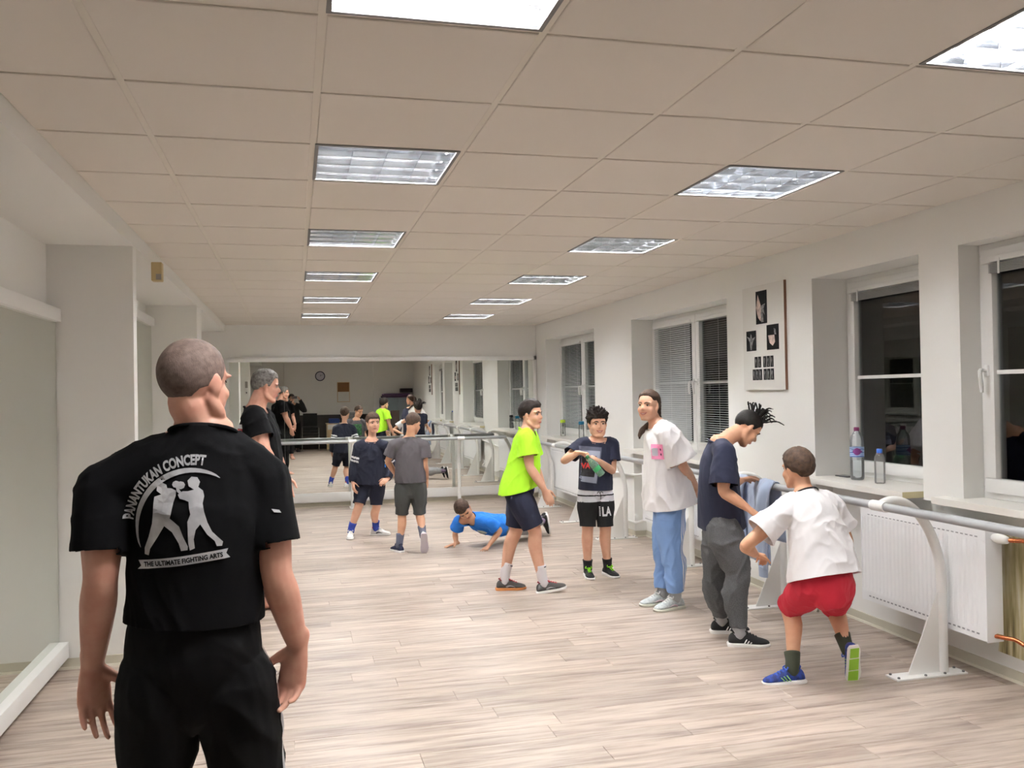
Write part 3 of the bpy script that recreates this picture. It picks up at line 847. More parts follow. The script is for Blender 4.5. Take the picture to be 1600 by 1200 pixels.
bm = bmesh.new(); box(bm, 3.604, 3.666, 5.168, 5.282, SZ + 0.0086, SZ + 0.0092); to_obj('screen', bm, mat('phone_glass', rgb(28, 28, 32), 0.1), r)
spo = [(0.030, 0.0), (0.036, 0.004), (0.036, 0.06), (0.034, 0.10), (0.036, 0.14), (0.035, 0.17), (0.030, 0.185), (0.030, 0.19)]
lidp = [(0.032, 0.186), (0.037, 0.188), (0.037, 0.222), (0.030, 0.228)]
b1 = bottle('sports_bottle', (3.60, 11.55, SZ), spo, m_pet, lidp, mat('lime_lid', rgb(168, 196, 44), 0.4), 'clear sports bottle with lime green lid on the far sill')
bm = bmesh.new(); lathe(bm, [(0.010, 0.03), (0.012, 0.05), (0.007, 0.06), (0.007, 0.13), (0.016, 0.15), (0.008, 0.186)], V((0, 0, 0)), 12); to_obj('infuser', bm, mat('dark_infuser', rgb(60, 62, 60), 0.5), b1, world=False)
bottle('sports_bottle', (3.60, 10.75, SZ), spo, m_pet, lidp, mat('teal_lid', rgb(30, 120, 156), 0.4), 'clear sports bottle with teal lid on the far sill, behind the boy with spiky hair')
bottle('sports_bottle', (3.66, 10.10, SZ), spo, glass_mat('smoky_plastic', (0.45, 0.47, 0.48, 1), 0.05, 0.05), lidp, mat('black_lid', rgb(30, 30, 32), 0.5), 'smoky sports bottle with black lid on the far sill, seen in the mirror')

# ================================================================ HOODIE OVER THE BARRE
m_hood = mat('blue_hoodie', rgb(164, 178, 202), 0.9, bump=(420, 0.25, 0.001), sheen=0.3)
r = empty('hoodie', (BX, 5.22, 0.35), 'light blue hoodie hung over the barre beside the boy with dreadlocks', 'hoodie')
def drape(y0, y1, front, back, amp, ph, nf=26, ns=30, off=0.0):
    bm = bmesh.new(); rows = []
    R = 0.027 + off
    prof = []
    L1 = front; L2 = back
    for k in range(12): t = k / 12; prof.append((-R - 0.012 * math.sin(t * 2.2), BZ - L1 * (1 - t), 1 - t))
    for k in range(9):
        a = math.pi - math.pi * k / 8; prof.append((R * math.cos(a), BZ + R * math.sin(a), 0.0))
    for k in range(1, 11): t = k / 10; prof.append((R + 0.008 * math.sin(t * 2), BZ - L2 * t, t))
    for (dx, z_, wgt) in prof:
        row_ = []
        for k in range(nf + 1):
            u = k / nf
            yy = y0 + (y1 - y0) * u
            fold = math.sin(u * 17 + ph) * 0.6 + math.sin(u * 31 + ph * 2 + z_ * 3) * 0.4
            ww = 0.25 + 0.75 * min(1, wgt * 2.2)
            s = -1 if dx < 0 else 1
            row_.append(bm.verts.new((BX + dx + s * amp * (0.5 + 0.5 * fold) * ww, yy + 0.015 * math.sin(z_ * 9 + u * 5) * wgt, z_)))
        rows.append(row_)
    for i in range(len(rows) - 1):
        for k in range(nf): bm.faces.new((rows[i][k], rows[i][k + 1], rows[i + 1][k + 1], rows[i + 1][k]))
    return bm
o = to_obj('body', drape(5.02, 5.46, 0.50, 0.36, 0.028, 0.4), m_hood, r, smooth=2)
md = o.modifiers.new('thick', 'SOLIDIFY'); md.thickness = 0.006
for (ya, yb, ln, ph, of) in ((5.005, 5.135, 0.58, 1.0, 0.022), (5.30, 5.43, 0.555, 2.0, 0.026)):
    bm = bmesh.new()
    xs = BX - 0.055 - of * 0.3; ym = (ya + yb) / 2
    tube(bm, [V((BX - 0.02, ym, BZ + 0.036)), V((xs - 0.012, ym, BZ - 0.04)), V((xs - 0.016, ym + 0.01, BZ - ln * 0.4)), V((xs - 0.008, ym - 0.006, BZ - ln * 0.75)), V((xs - 0.010, ym, BZ - ln + 0.06))],
         [(0.062, 0.022), (0.064, 0.024), (0.062, 0.024), (0.056, 0.022), (0.046, 0.02)], V((0, 1, 0)), seg=18, sub=4)
    for v in bm.verts:
        v.co += V((0.010 * math.sin(v.co.y * 70 + v.co.z * 9 + ph), 0.006 * math.sin(v.co.z * 26 + ph), 0))
    s = to_obj('sleeve', bm, m_hood, r, smooth=2)
    bm = bmesh.new(); tube(bm, [V((xs - 0.010, ym, BZ - ln + 0.065)), V((xs - 0.010, ym, BZ - ln))], [(0.047, 0.023), (0.043, 0.021)], V((0, 1, 0)), seg=16, sub=1); to_obj('cuff', bm, m_hood, s, smooth=1.0)

# ================================================================ THINGS AT THE BACK OF THE ROOM (seen in the mirrors)
m_oak = mat('light_oak', rgb(196, 168, 128), 0.5, bump=(30, 0.1, 0.001, (1, 1, 12)))
m_cork = mat('cork', rgb(150, 104, 62), 0.9, var=(160, rgb(110, 74, 44), 0.4, 0.6))
m_darkpanel = mat('dark_panel', rgb(52, 46, 44), 0.6)
o = boxobj('trim_5', (-0.4, 2.45, YB, YB + 0.025, 0.0, 1.0), m_darkpanel); o['kind'] = 'structure'
r = empty('wall_clock', (0.733, YB, 2.14), 'round wall clock with dark blue rim on the back wall', 'clock')
def disc(name, rr_, y0, y1, m, c=(0.733, 2.14), rin=None):
    bm = bmesh.new()
    n = 32
    A = [bm.verts.new((c[0] + rr_ * math.cos(2 * math.pi * k / n), y0, c[1] + rr_ * math.sin(2 * math.pi * k / n))) for k in range(n)]
    B = [bm.verts.new((c[0] + rr_ * math.cos(2 * math.pi * k / n), y1, c[1] + rr_ * math.sin(2 * math.pi * k / n))) for k in range(n)]
    for k in range(n): bm.faces.new((A[k], A[(k + 1) % n], B[(k + 1) % n], B[k]))
    bm.faces.new(A[::-1]); bm.faces.new(B)
    return to_obj(name, bm, m, r)
disc('rim', 0.145, YB + 0.001, YB + 0.035, mat('navy_rim', rgb(36, 38, 66), 0.4))
disc('dial', 0.118, YB + 0.0351, YB + 0.037, mat('clock_dial', rgb(196, 192, 206), 0.5))
for ang, ln in ((75, 0.062), (30, 0.095)):
    bm = bmesh.new(); a = math.radians(ang)
    tube(bm, [V((0.733, YB + 0.039, 2.14)), V((0.733 + ln * math.cos(a), YB + 0.039, 2.14 + ln * math.sin(a)))], 0.004, seg=5, sub=1); to_obj('hand', bm, m_black, r)
r = empty('notice_board', (1.40, YB, 1.365), 'notice board, cork above and whiteboard below, on the back wall', 'notice board')
bm = bmesh.new(); frame_bm(bm, 0, 0.02, 1.22, 1.585, 1.365, 1.955, 0.018)
bm.transform(Matrix(((0, 1, 0, 0), (1, 0, 0, YB + 0.001), (0, 0, 1, 0), (0, 0, 0, 1)))); to_obj('frame', bm, m_oak, r)
boxobj('cork_panel', (1.238, 1.567, YB + 0.003, YB + 0.013, 1.67, 1.937), m_cork, r)
boxobj('white_panel', (1.238, 1.567, YB + 0.003, YB + 0.013, 1.383, 1.67), m_paper, r)
# stack of black chairs
def chair_parts(r, z):
    bm = bmesh.new(); box(bm, -0.21, 0.21, -0.2, 0.2, z + 0.43, z + 0.475, bev=0.015); to_obj('seat', bm, m_black, r, world=False, smooth=0.8)
    bm = bmesh.new()
    rows = []
    for i in range(5):
        t = i / 4; rows.append([(x, -0.2 - 0.06 * t + 0.03 * (x / 0.2) ** 2, z + 0.50 + 0.34 * t) for x in (-0.2, -0.1, 0, 0.1, 0.2)])
    A = [[bm.verts.new(p) for p in q] for q in rows]; B = [[bm.verts.new((p[0], p[1] - 0.02, p[2])) for p in q] for q in rows]
    for i in range(4):
        for k in range(4):
            bm.faces.new((A[i][k], A[i][k + 1], A[i + 1][k + 1], A[i + 1][k])); bm.faces.new((B[i][k], B[i + 1][k], B[i + 1][k + 1], B[i][k + 1]))
    for i in range(4):
        bm.faces.new((A[i][0], A[i + 1][0], B[i + 1][0], B[i][0])); bm.faces.new((A[i][4], B[i][4], B[i + 1][4], A[i + 1][4]))
        bm.faces.new((A[0][i], B[0][i], B[0][i + 1], A[0][i + 1])); bm.faces.new((A[4][i], A[4][i + 1], B[4][i + 1], B[4][i]))
    to_obj('backrest', bm, m_black, r, world=False, smooth=1.0)
    for sx in (-1, 1):
        for sy in (-1, 1):
            bm = bmesh.new(); tube(bm, [V((sx * 0.225, sy * 0.19, z + 0.44)), V((sx * 0.235, sy * 0.215, z + 0.0))], 0.011, seg=8, sub=1)
            to_obj('leg', bm, m_chrome, r, world=False, smooth=1.0)
ch0 = empty('stacking_chair', (0, 0, 0)); chair_parts(ch0, 0.0)
LB = ['lowest black stacking chair in the stack at the back wall', 'middle black stacking chair in the stack at the back wall', 'topmost black stacking chair in the stack at the back wall']
for k in range(3):
    o = ch0 if k == 0 else copy_tree(ch0)
    o.location = (0.42, -0.72 + 0.03 * k, 0.11 * k); setprops(o, LB[k], 'chair', 'black stacking chairs at the back')
o = copy_tree(ch0); o.location = (-0.22, -0.95, 0); setprops(o, 'single black chair left of the chair stack by the back wall', 'chair', 'black stacking chairs at the back')
# cabinet with a white drawer and folded things on it
r = empty('cabinet', (1.4, -0.85, 0), 'light wood cabinet with a white drawer beside the stacked chairs', 'cabinet')
bm = bmesh.new(); box(bm, 0.88, 0.90, -1.2, -0.55, 0, 0.74); box(bm, 1.88, 1.90, -1.2, -0.55, 0, 0.74); box(bm, 0.90, 1.88, -1.2, -1.18, 0, 0.74); box(bm, 0.90, 1.88, -1.18, -0.56, 0.45, 0.47); box(bm, 0.90, 1.88, -1.18, -0.56, 0.04, 0.06)
to_obj('carcass', bm, m_oak, r)
boxobj('top', (0.86, 1.92, -1.22, -0.53, 0.74, 0.765), m_oak, r, bev=0.003)
d = boxobj('drawer', (0.905, 1.875, -0.57, -0.552, 0.59, 0.735), m_board, r, bev=0.002)
boxobj('handle', (1.32, 1.46, -0.552, -0.535, 0.655, 0.67), m_chrome, d)
boxobj('door', (0.905, 1.385, -0.57, -0.553, 0.065, 0.58), m_oak, r, bev=0.002); boxobj('door', (1.395, 1.875, -0.57, -0.553, 0.065, 0.58), m_oak, r, bev=0.002)
def pile(name, x0, x1, y0, y1, z0, n, hh, m, label, cat, seed):
    bm = bmesh.new(); rd = random.Random(seed)
    for k in range(n):
        j = rd.uniform(-0.02, 0.02)
        box(bm, x0 + j, x1 + j, y0 + j * 0.5, y1 + j * 0.4, z0 + k * hh, z0 + (k + 1) * hh - 0.002, bev=hh * 0.38)
    for v in bm.verts:
        q = noise.noise(v.co * 6 + V((seed, 0, 0)))
        v.co.z += 0.02 * q * (v.co.z - z0) / max(0.05, n * hh)
    o = to_obj(name, bm, m, None, smooth=1.2); return setprops(o, label, cat)
pile('folded_towels', 0.95, 1.25, -1.1, -0.7, 0.766, 3, 0.045, mat('blue_towel', rgb(44, 66, 128), 0.95), 'pile of folded blue towels on the wooden cabinet', 'towels', 3)
pile('folded_blankets', 1.35, 1.8, -1.15, -0.65, 0.766, 5, 0.06, mat('grey_blanket', rgb(128, 132, 132), 0.95), 'pile of folded grey blankets on the wooden cabinet', 'blankets', 5)
# cupboard with mats on top, dark upright box
m_greyblue = mat('grey_blue_board', rgb(128, 140, 150), 0.5)
r = empty('cupboard', (2.95, -1.1, 0), 'tall grey cupboard in the back right corner', 'cupboard')
boxobj('body', (2.45, 3.44, -1.38, -0.88, 0.0, 1.47), m_greyblue, r, bev=0.004)
boxobj('door', (2.46, 2.94, -0.88, -0.865, 0.05, 1.45), m_greyblue, r, bev=0.003); boxobj('door', (2.95, 3.43, -0.88, -0.865, 0.05, 1.45), m_greyblue, r, bev=0.003)
pile('exercise_mats', 2.50, 3.30, -1.34, -0.92, 1.471, 2, 0.06, mat('purple_foam', rgb(74, 44, 84), 0.9), 'purple exercise mats lying on the grey cupboard', 'mats', 8)
boxobj_o = boxobj('storage_box', (3.05, 3.40, -1.3, -0.95, 1.612, 1.74), mat('black_box', rgb(30, 26, 34), 0.7), None, bev=0.008); setprops(boxobj_o, 'black box standing on the purple mats on the cupboard', 'box')
r = empty('upright_cabinet', (2.75, -0.45, 0), 'dark brown upright cabinet with a pale side in front of the grey cupboard', 'cabinet')
boxobj('body', (2.66, 2.92, -0.66, -0.30, 0.0, 1.08), mat('dark_brown', rgb(58, 38, 32), 0.5), r, bev=0.004)
boxobj('side_panel', (2.63, 2.659, -0.67, -0.29, 0.0, 1.10), mat('pale_side', rgb(206, 196, 176), 0.5), r, bev=0.003)
boxobj('top', (2.655, 2.93, -0.67, -0.29, 1.081, 1.10), mat('dark_brown', rgb(58, 38, 32), 0.5), r, bev=0.003)
# ================================================================ PEOPLE: engine
def remesh(bm, vox, it=4, fac=0.5):
    me = bpy.data.meshes.new('tmp'); bm.to_mesh(me); bm.free()
    o = bpy.data.objects.new('tmp', me); COL.objects.link(o)
    m = o.modifiers.new('r', 'REMESH'); m.mode = 'VOXEL'; m.voxel_size = vox; m.adaptivity = 0.0
    if it:
        s = o.modifiers.new('s', 'SMOOTH'); s.factor = fac; s.iterations = it
    dg = bpy.context.evaluated_depsgraph_get(); dg.update()
    r = bpy.data.meshes.new_from_object(o.evaluated_get(dg))
    bpy.data.objects.remove(o); bpy.data.meshes.remove(me)
    return r

def cut(bm, p, n, rad, excl=None, ext=0.07, back=0.02):
    """open a hem: remove what lies beyond the plane, inside a short cylinder round the limb"""
    n = n.normalized()
    fs = []
    for f in bm.faces:
        c = f.calc_center_median(); d = c - p; k = d.dot(n)
        if -back < k < ext and (d - n * k).length < rad and not (excl and excl(c)): fs.append(f)
    g = set(fs)
    for f in fs:
        g.update(f.edges); g.update(f.verts)
    bmesh.ops.bisect_plane(bm, geom=list(g), plane_co=p, plane_no=n, clear_outer=True, dist=1e-5)

def wrinkle(bm, amp, seed, sc=(9, 9, 5), fine=0.35):
    bm.normal_update()
    off = V((seed * 3.1, seed * 1.7, seed * 0.9))
    for v in bm.verts:
        q = V((v.co.x * sc[0], v.co.y * sc[1], v.co.z * sc[2]))
        w1 = V((noise.noise(q * 0.7 + off), noise.noise(q * 0.7 + off + V((5, 9, 1))), noise.noise(q * 0.7 + off + V((1, 4, 8))))) * 0.9
        a = 1 - abs(noise.noise(q + w1 + off)) * 2.2
        b = 1 - abs(noise.noise(q * 2.3 + w1 * 2 + off)) * 2
        v.co += v.normal * (amp * (max(0, a) ** 2 + fine * max(0, b) ** 2))

def garment(name, bm, vox, cuts, m, parent, amp=0.004, seed=1, sc=(9, 9, 5), it=7, thick=0.003):
    me = remesh(bm, vox, it)
    b = bmesh.new(); b.from_mesh(me); bpy.data.meshes.remove(me)
    for q in cuts: cut(b, *q)
    if amp: wrinkle(b, amp, seed, sc)
    tree = BVHTree.FromBMesh(b)
    o = to_obj(name, b, m, parent, True, smooth=3.2)
    md = o.modifiers.new('cloth_thickness', 'SOLIDIFY'); md.thickness = thick; md.offset = -1
    return o, tree

def lerp(a, b, t): return a + (b - a) * t

def perp(v, n):
    n = n.normalized(); v = v - n * v.dot(n)
    return v.normalized()

class Fig: pass

def hand(bm, W, T, n, a, hl, curl, spread=0.0, thumb=0.5, rmin=0.0062, tcurl=0.3):
    d = (T - W).normalized(); n = perp(n, d); a = a - d * a.dot(d) - n * a.dot(n); a.normalize()
    tube(bm, [W - d * 0.16 * hl, W, W + d * 0.22 * hl, W + d * 0.48 * hl, W + d * 0.56 * hl],
         [(0.155 * hl, 0.12 * hl), (0.15 * hl, 0.11 * hl), (0.20 * hl, 0.095 * hl), (0.225 * hl, 0.08 * hl), (0.20 * hl, 0.065 * hl)], a, seg=14, sub=3, round_=True)
    cs = curl if isinstance(curl, (list, tuple)) else [curl] * 4
    for i, (bd, ba, L) in enumerate(((0.50, 0.165, 0.43), (0.53, 0.055, 0.48), (0.51, -0.055, 0.45), (0.46, -0.155, 0.35))):
        p = W + d * bd * hl + a * ba * hl
        r = max(rmin, 0.047 * hl)
        q = [p - d * 0.08 * hl, p]
        dr = (d + a * spread * (1.2 - i * 0.8)).normalized()
        ang = 0.0
        for k, f in enumerate((0.45, 0.31, 0.24)):
            ang += cs[i] * (0.8, 1.0, 0.7)[k]
            dd = dr * math.cos(ang) + n * math.sin(ang)
            p = p + dd * L * hl * f; q.append(p)
        tube(bm, q, [r * 1.05, r * 1.05, r, r * 0.95, r * 0.82], a, seg=8, sub=2, round_=True)
    r = max(rmin * 1.1, 0.055 * hl)
    p = W + d * 0.12 * hl + a * 0.13 * hl + n * 0.03 * hl
    d1 = (d * 0.62 + a * (0.35 + thumb) + n * 0.30).normalized()
    d2 = (d * 0.9 + a * (0.30 + thumb * 0.4 - tcurl) + n * (0.25 + tcurl)).normalized()
    q = [p, p + d1 * 0.24 * hl, p + d1 * 0.24 * hl + d2 * 0.18 * hl, p + d1 * 0.24 * hl + d2 * 0.18 * hl + (d2 + n * tcurl * 0.6).normalized() * 0.13 * hl]
    tube(bm, q, [r * 1.5, r * 1.15, r, r * 0.8], n, seg=8, sub=2, round_=True)

def head_shape(bm, c, F, U, R, H, nose=1.0, jaw=1.0, soft=False):
    ax = (R, F, U)
    def P(r, f, u): return c + R * (r * H) + F * (f * H) + U * (u * H)
    def E(p, r): ell(bm, P(*p), ax, [x * H for x in r], 20, 14)
    E((0, -0.075, 0.125), (0.325, 0.405, 0.37))
    E((0, 0.065, -0.13), (0.275, 0.30, 0.35))
    E((0, 0.225, -0.40), (0.125 * jaw, 0.115, 0.095))
    for s in (-1, 1):
        tube(bm, [P(s * 0.245, -0.06, -0.16), P(s * 0.225 * jaw, 0.05, -0.31), P(s * 0.10 * jaw, 0.24, -0.425)], [0.07 * H, 0.075 * H, 0.065 * H], U, seg=10, sub=3, round_=True)
        E((s * 0.13, 0.235 if soft else 0.255, 0.105), (0.14, 0.07, 0.045 if soft else 0.032))
        E((s * 0.155, 0.20 if soft else 0.225, -0.13 if soft else -0.10), (0.13 if soft else 0.10, 0.11 if soft else 0.085, 0.13 if soft else 0.085))
        if soft: E((s * 0.12, 0.14, -0.27), (0.14, 0.15, 0.13))
        E((s * 0.05, 0.345, -0.105), (0.034, 0.045, 0.03))
        # ear: a flattened shell with rim and lobe
        ca = P(s * 0.325, -0.05, -0.015)
        ea = (R * s * 0.85 - F * 0.5).normalized(); ef = perp(F, ea); eu = ea.cross(ef)
        if eu.dot(U) < 0: eu = -eu
        ell(bm, ca + ea * 0.01 * H, (ea, ef, eu), (0.026 * H, 0.072 * H, 0.118 * H), 14, 9)
        ell(bm, P(s * 0.31, -0.02, -0.12), (ea, ef, eu), (0.03 * H, 0.045 * H, 0.05 * H), 10, 7)
    tube(bm, [P(0, 0.295, 0.085), P(0, 0.335, 0.0), P(0, 0.375 + 0.03 * nose, -0.085), P(0, 0.34, -0.125)], [(0.035 * H, 0.03 * H), (0.038 * H, 0.04 * H), (0.05 * H, 0.045 * H), (0.035 * H, 0.02 * H)], R, seg=10, sub=4, round_=True)
    E((0, 0.315, -0.235), (0.10, 0.045, 0.055))

m_eye = mat('eye_white', rgb(196, 190, 184), 0.4)
m_iris = mat('iris', rgb(48, 34, 26), 0.2)
m_lip = mat('lips', rgb(178, 104, 96), 0.45)
m_teeth = mat('teeth', rgb(236, 232, 224), 0.3)

def face_parts(body, c, F, U, R, H, browm, smile=0, gaze=None):
    def P(r, f, u): return c + R * (r * H) + F * (f * H) + U * (u * H)
    g = (gaze or F)
    for s in (-1, 1):
        p = P(s * 0.135, 0.262, 0.025)
        bm = bmesh.new(); ell(bm, p, (R, F, U), (0.046 * H, 0.045 * H, 0.028 * H), 12, 8)
        e = to_obj('eye', bm, m_eye, body, smooth=3.2)
        bm = bmesh.new(); ell(bm, p + F * 0.033 * H + perp(g, F) * 0.006 * H if abs(g.dot(F)) < 0.999 else p + F * 0.033 * H, (R, F, U), (0.026 * H, 0.017 * H, 0.027 * H), 10, 6)
        to_obj('iris', bm, m_iris, body, smooth=3.2)
        bm = bmesh.new(); tube(bm, [P(s * 0.055, 0.325, 0.105), P(s * 0.13, 0.325, 0.128), P(s * 0.215, 0.275, 0.105)], [(0.016 * H, 0.016 * H), (0.018 * H, 0.016 * H), (0.009 * H, 0.009 * H)], U, seg=6, sub=3, round_=True)
        to_obj('eyebrow', bm, browm, body, smooth=3.2)
        # dark lash line along the upper lid
        bm = bmesh.new(); tube(bm, [P(s * 0.085, 0.288, 0.035), P(s * 0.135, 0.302, 0.062), P(s * 0.19, 0.262, 0.036)], 0.0085 * H, U, seg=5, sub=3, round_=True)
        to_obj('eyelash', bm, browm, body, smooth=3.2)
    bm = bmesh.new()
    k = 0.022 * smile; wd = 0.095 + 0.03 * smile
    if smile:
        tube(bm, [P(-wd, 0.318, -0.225 + k), P(-wd * 0.5, 0.358, -0.222), P(0, 0.368, -0.224), P(wd * 0.5, 0.358, -0.222), P(wd, 0.318, -0.225 + k)], [0.009 * H, 0.014 * H, 0.014 * H, 0.014 * H, 0.009 * H], U, seg=6, sub=3, round_=True)
        tube(bm, [P(-wd, 0.318, -0.225 + k), P(-wd * 0.5, 0.352, -0.262), P(0, 0.358, -0.272), P(wd * 0.5, 0.352, -0.262), P(wd, 0.318, -0.225 + k)], [0.009 * H, 0.017 * H, 0.019 * H, 0.017 * H, 0.009 * H], U, seg=6, sub=3, round_=True)
        to_obj('lips', bm, m_lip, body, smooth=3.2)
        bm = bmesh.new(); tube(bm, [P(-wd * 0.85, 0.322, -0.232 + k * 0.5), P(0, 0.356, -0.246), P(wd * 0.85, 0.322, -0.232 + k * 0.5)], [(0.010 * H, 0.008 * H), (0.020 * H, 0.012 * H), (0.010 * H, 0.008 * H)], U, seg=8, sub=4, round_=True)
        to_obj('teeth', bm, m_teeth, body, smooth=3.2)
    else:
        tube(bm, [P(-wd, 0.322, -0.238), P(-wd * 0.4, 0.36, -0.228), P(wd * 0.4, 0.36, -0.228), P(wd, 0.322, -0.238)], [0.008 * H, 0.015 * H, 0.015 * H, 0.008 * H], U, seg=6, sub=3, round_=True)
        tube(bm, [P(-wd, 0.322, -0.240), P(-wd * 0.4, 0.352, -0.256), P(wd * 0.4, 0.352, -0.256), P(wd, 0.322, -0.240)], [0.008 * H, 0.017 * H, 0.017 * H, 0.008 * H], U, seg=6, sub=3, round_=True)
        to_obj('lips', bm, m_lip, body, smooth=3.2)

def hair_cap(parent, c, F, U, R, H, m, thick=0.03, front=0.60, side=0.10, back=-0.55, bump=0.02, seed=1, name='hair', spike=0.0, top=1.0, sweep=0.0, sideburn=True):
    """cap of hair over the skull; thick etc. in units of the head height"""
    C0 = V((0, -0.075, 0.125)); E = V((0.325, 0.405, 0.37))
    keys = [(0, front), (30, front - 0.03), (48, (front + side) * 0.5 + 0.10), (60, side + 0.02), (70, side - 0.40 if sideburn else side), (84, side - 0.40 if sideburn else side), (90, side - 0.42), (102, side - 0.55), (114, (side + back) * 0.5 - 0.10), (138, back + 0.04), (180, back)]
    def hl(az):
        az = abs(az)
        for (a, x), (b, y_) in zip(keys, keys[1:]):
            if az <= b: return x + (y_ - x) * (az - a) / (b - a)
        return back
    bm = bmesh.new()
    na, ne = 72, 34
    grid = {}
    for i in range(na):
        az = 360.0 * i / na - 180
        lo = hl(az) + 0.03 * noise.noise(V((az * 0.12, seed, 0)))
        zlo = max(-0.985, min(0.93, lo))
        e0 = math.asin(zlo)
        for j in range(ne + 1):
            t = j / ne
            el = e0 + (math.pi / 2 - e0) * t
            dx, dy, dz = math.sin(math.radians(az)) * math.cos(el), math.cos(math.radians(az)) * math.cos(el), math.sin(el)
            q = V((dx, dy, dz))
            n1 = noise.noise(V((dx * 4 + seed, dy * 4, dz * 4)))
            st = noise.noise(V((az * 0.22 + seed * 7 + dz * 2, dz * 1.2, seed)))
            fade = min(1.0, t * 5.0)
            th = (thick * (0.45 + 0.55 * max(0, dz) * top + 0.2) + bump * (0.6 * n1 + 0.6 * st)) * (0.25 + 0.75 * fade)
            if spike and dz > 0.15:
                sp = max(0, noise.noise(V((dx * 9 + seed, dy * 9, dz * 5)))) ; th += spike * sp * min(1, dz * 1.6)
            p = C0 + V((dx * (E.x + th), dy * (E.y + th) + sweep * max(0, dz) * th, dz * (E.z + th)))
            grid[i, j] = bm.verts.new(c + R * (p.x * H) + F * (p.y * H) + U * (p.z * H)) if j < ne else None
    apex = None
    pts = [grid[i, ne - 1].co for i in range(na)]
    apex = bm.verts.new(sum(pts, V()) / na + U * 0.002 * H)
    base = []
    for i in range(na):
        i2 = (i + 1) % na
        for j in range(ne - 1):
            bm.faces.new((grid[i2, j], grid[i, j], grid[i, j + 1], grid[i2, j + 1]))
        bm.faces.new((grid[i2, ne - 1], grid[i, ne - 1], apex))
        # tuck the hairline under the skin
        base.append(bm.verts.new(lerp(grid[i, 0].co, c + U * 0.12 * H - F * 0.07 * H, 0.14)))
    for i in range(na):
        i2 = (i + 1) % na
        bm.faces.new((base[i2], base[i], grid[i, 0], grid[i2, 0]))
    bmesh.ops.recalc_face_normals(bm, faces=bm.faces[:])
    return to_obj(name, bm, m, parent, smooth=3.2)

def hair_mat(name, col, col2, scale=220):
    return mat(name, col, 0.68, bump=(scale, 0.5, 0.002, (1, 1, 0.25)), var=(60, col2, 0.35, 0.7), spec=0.3)

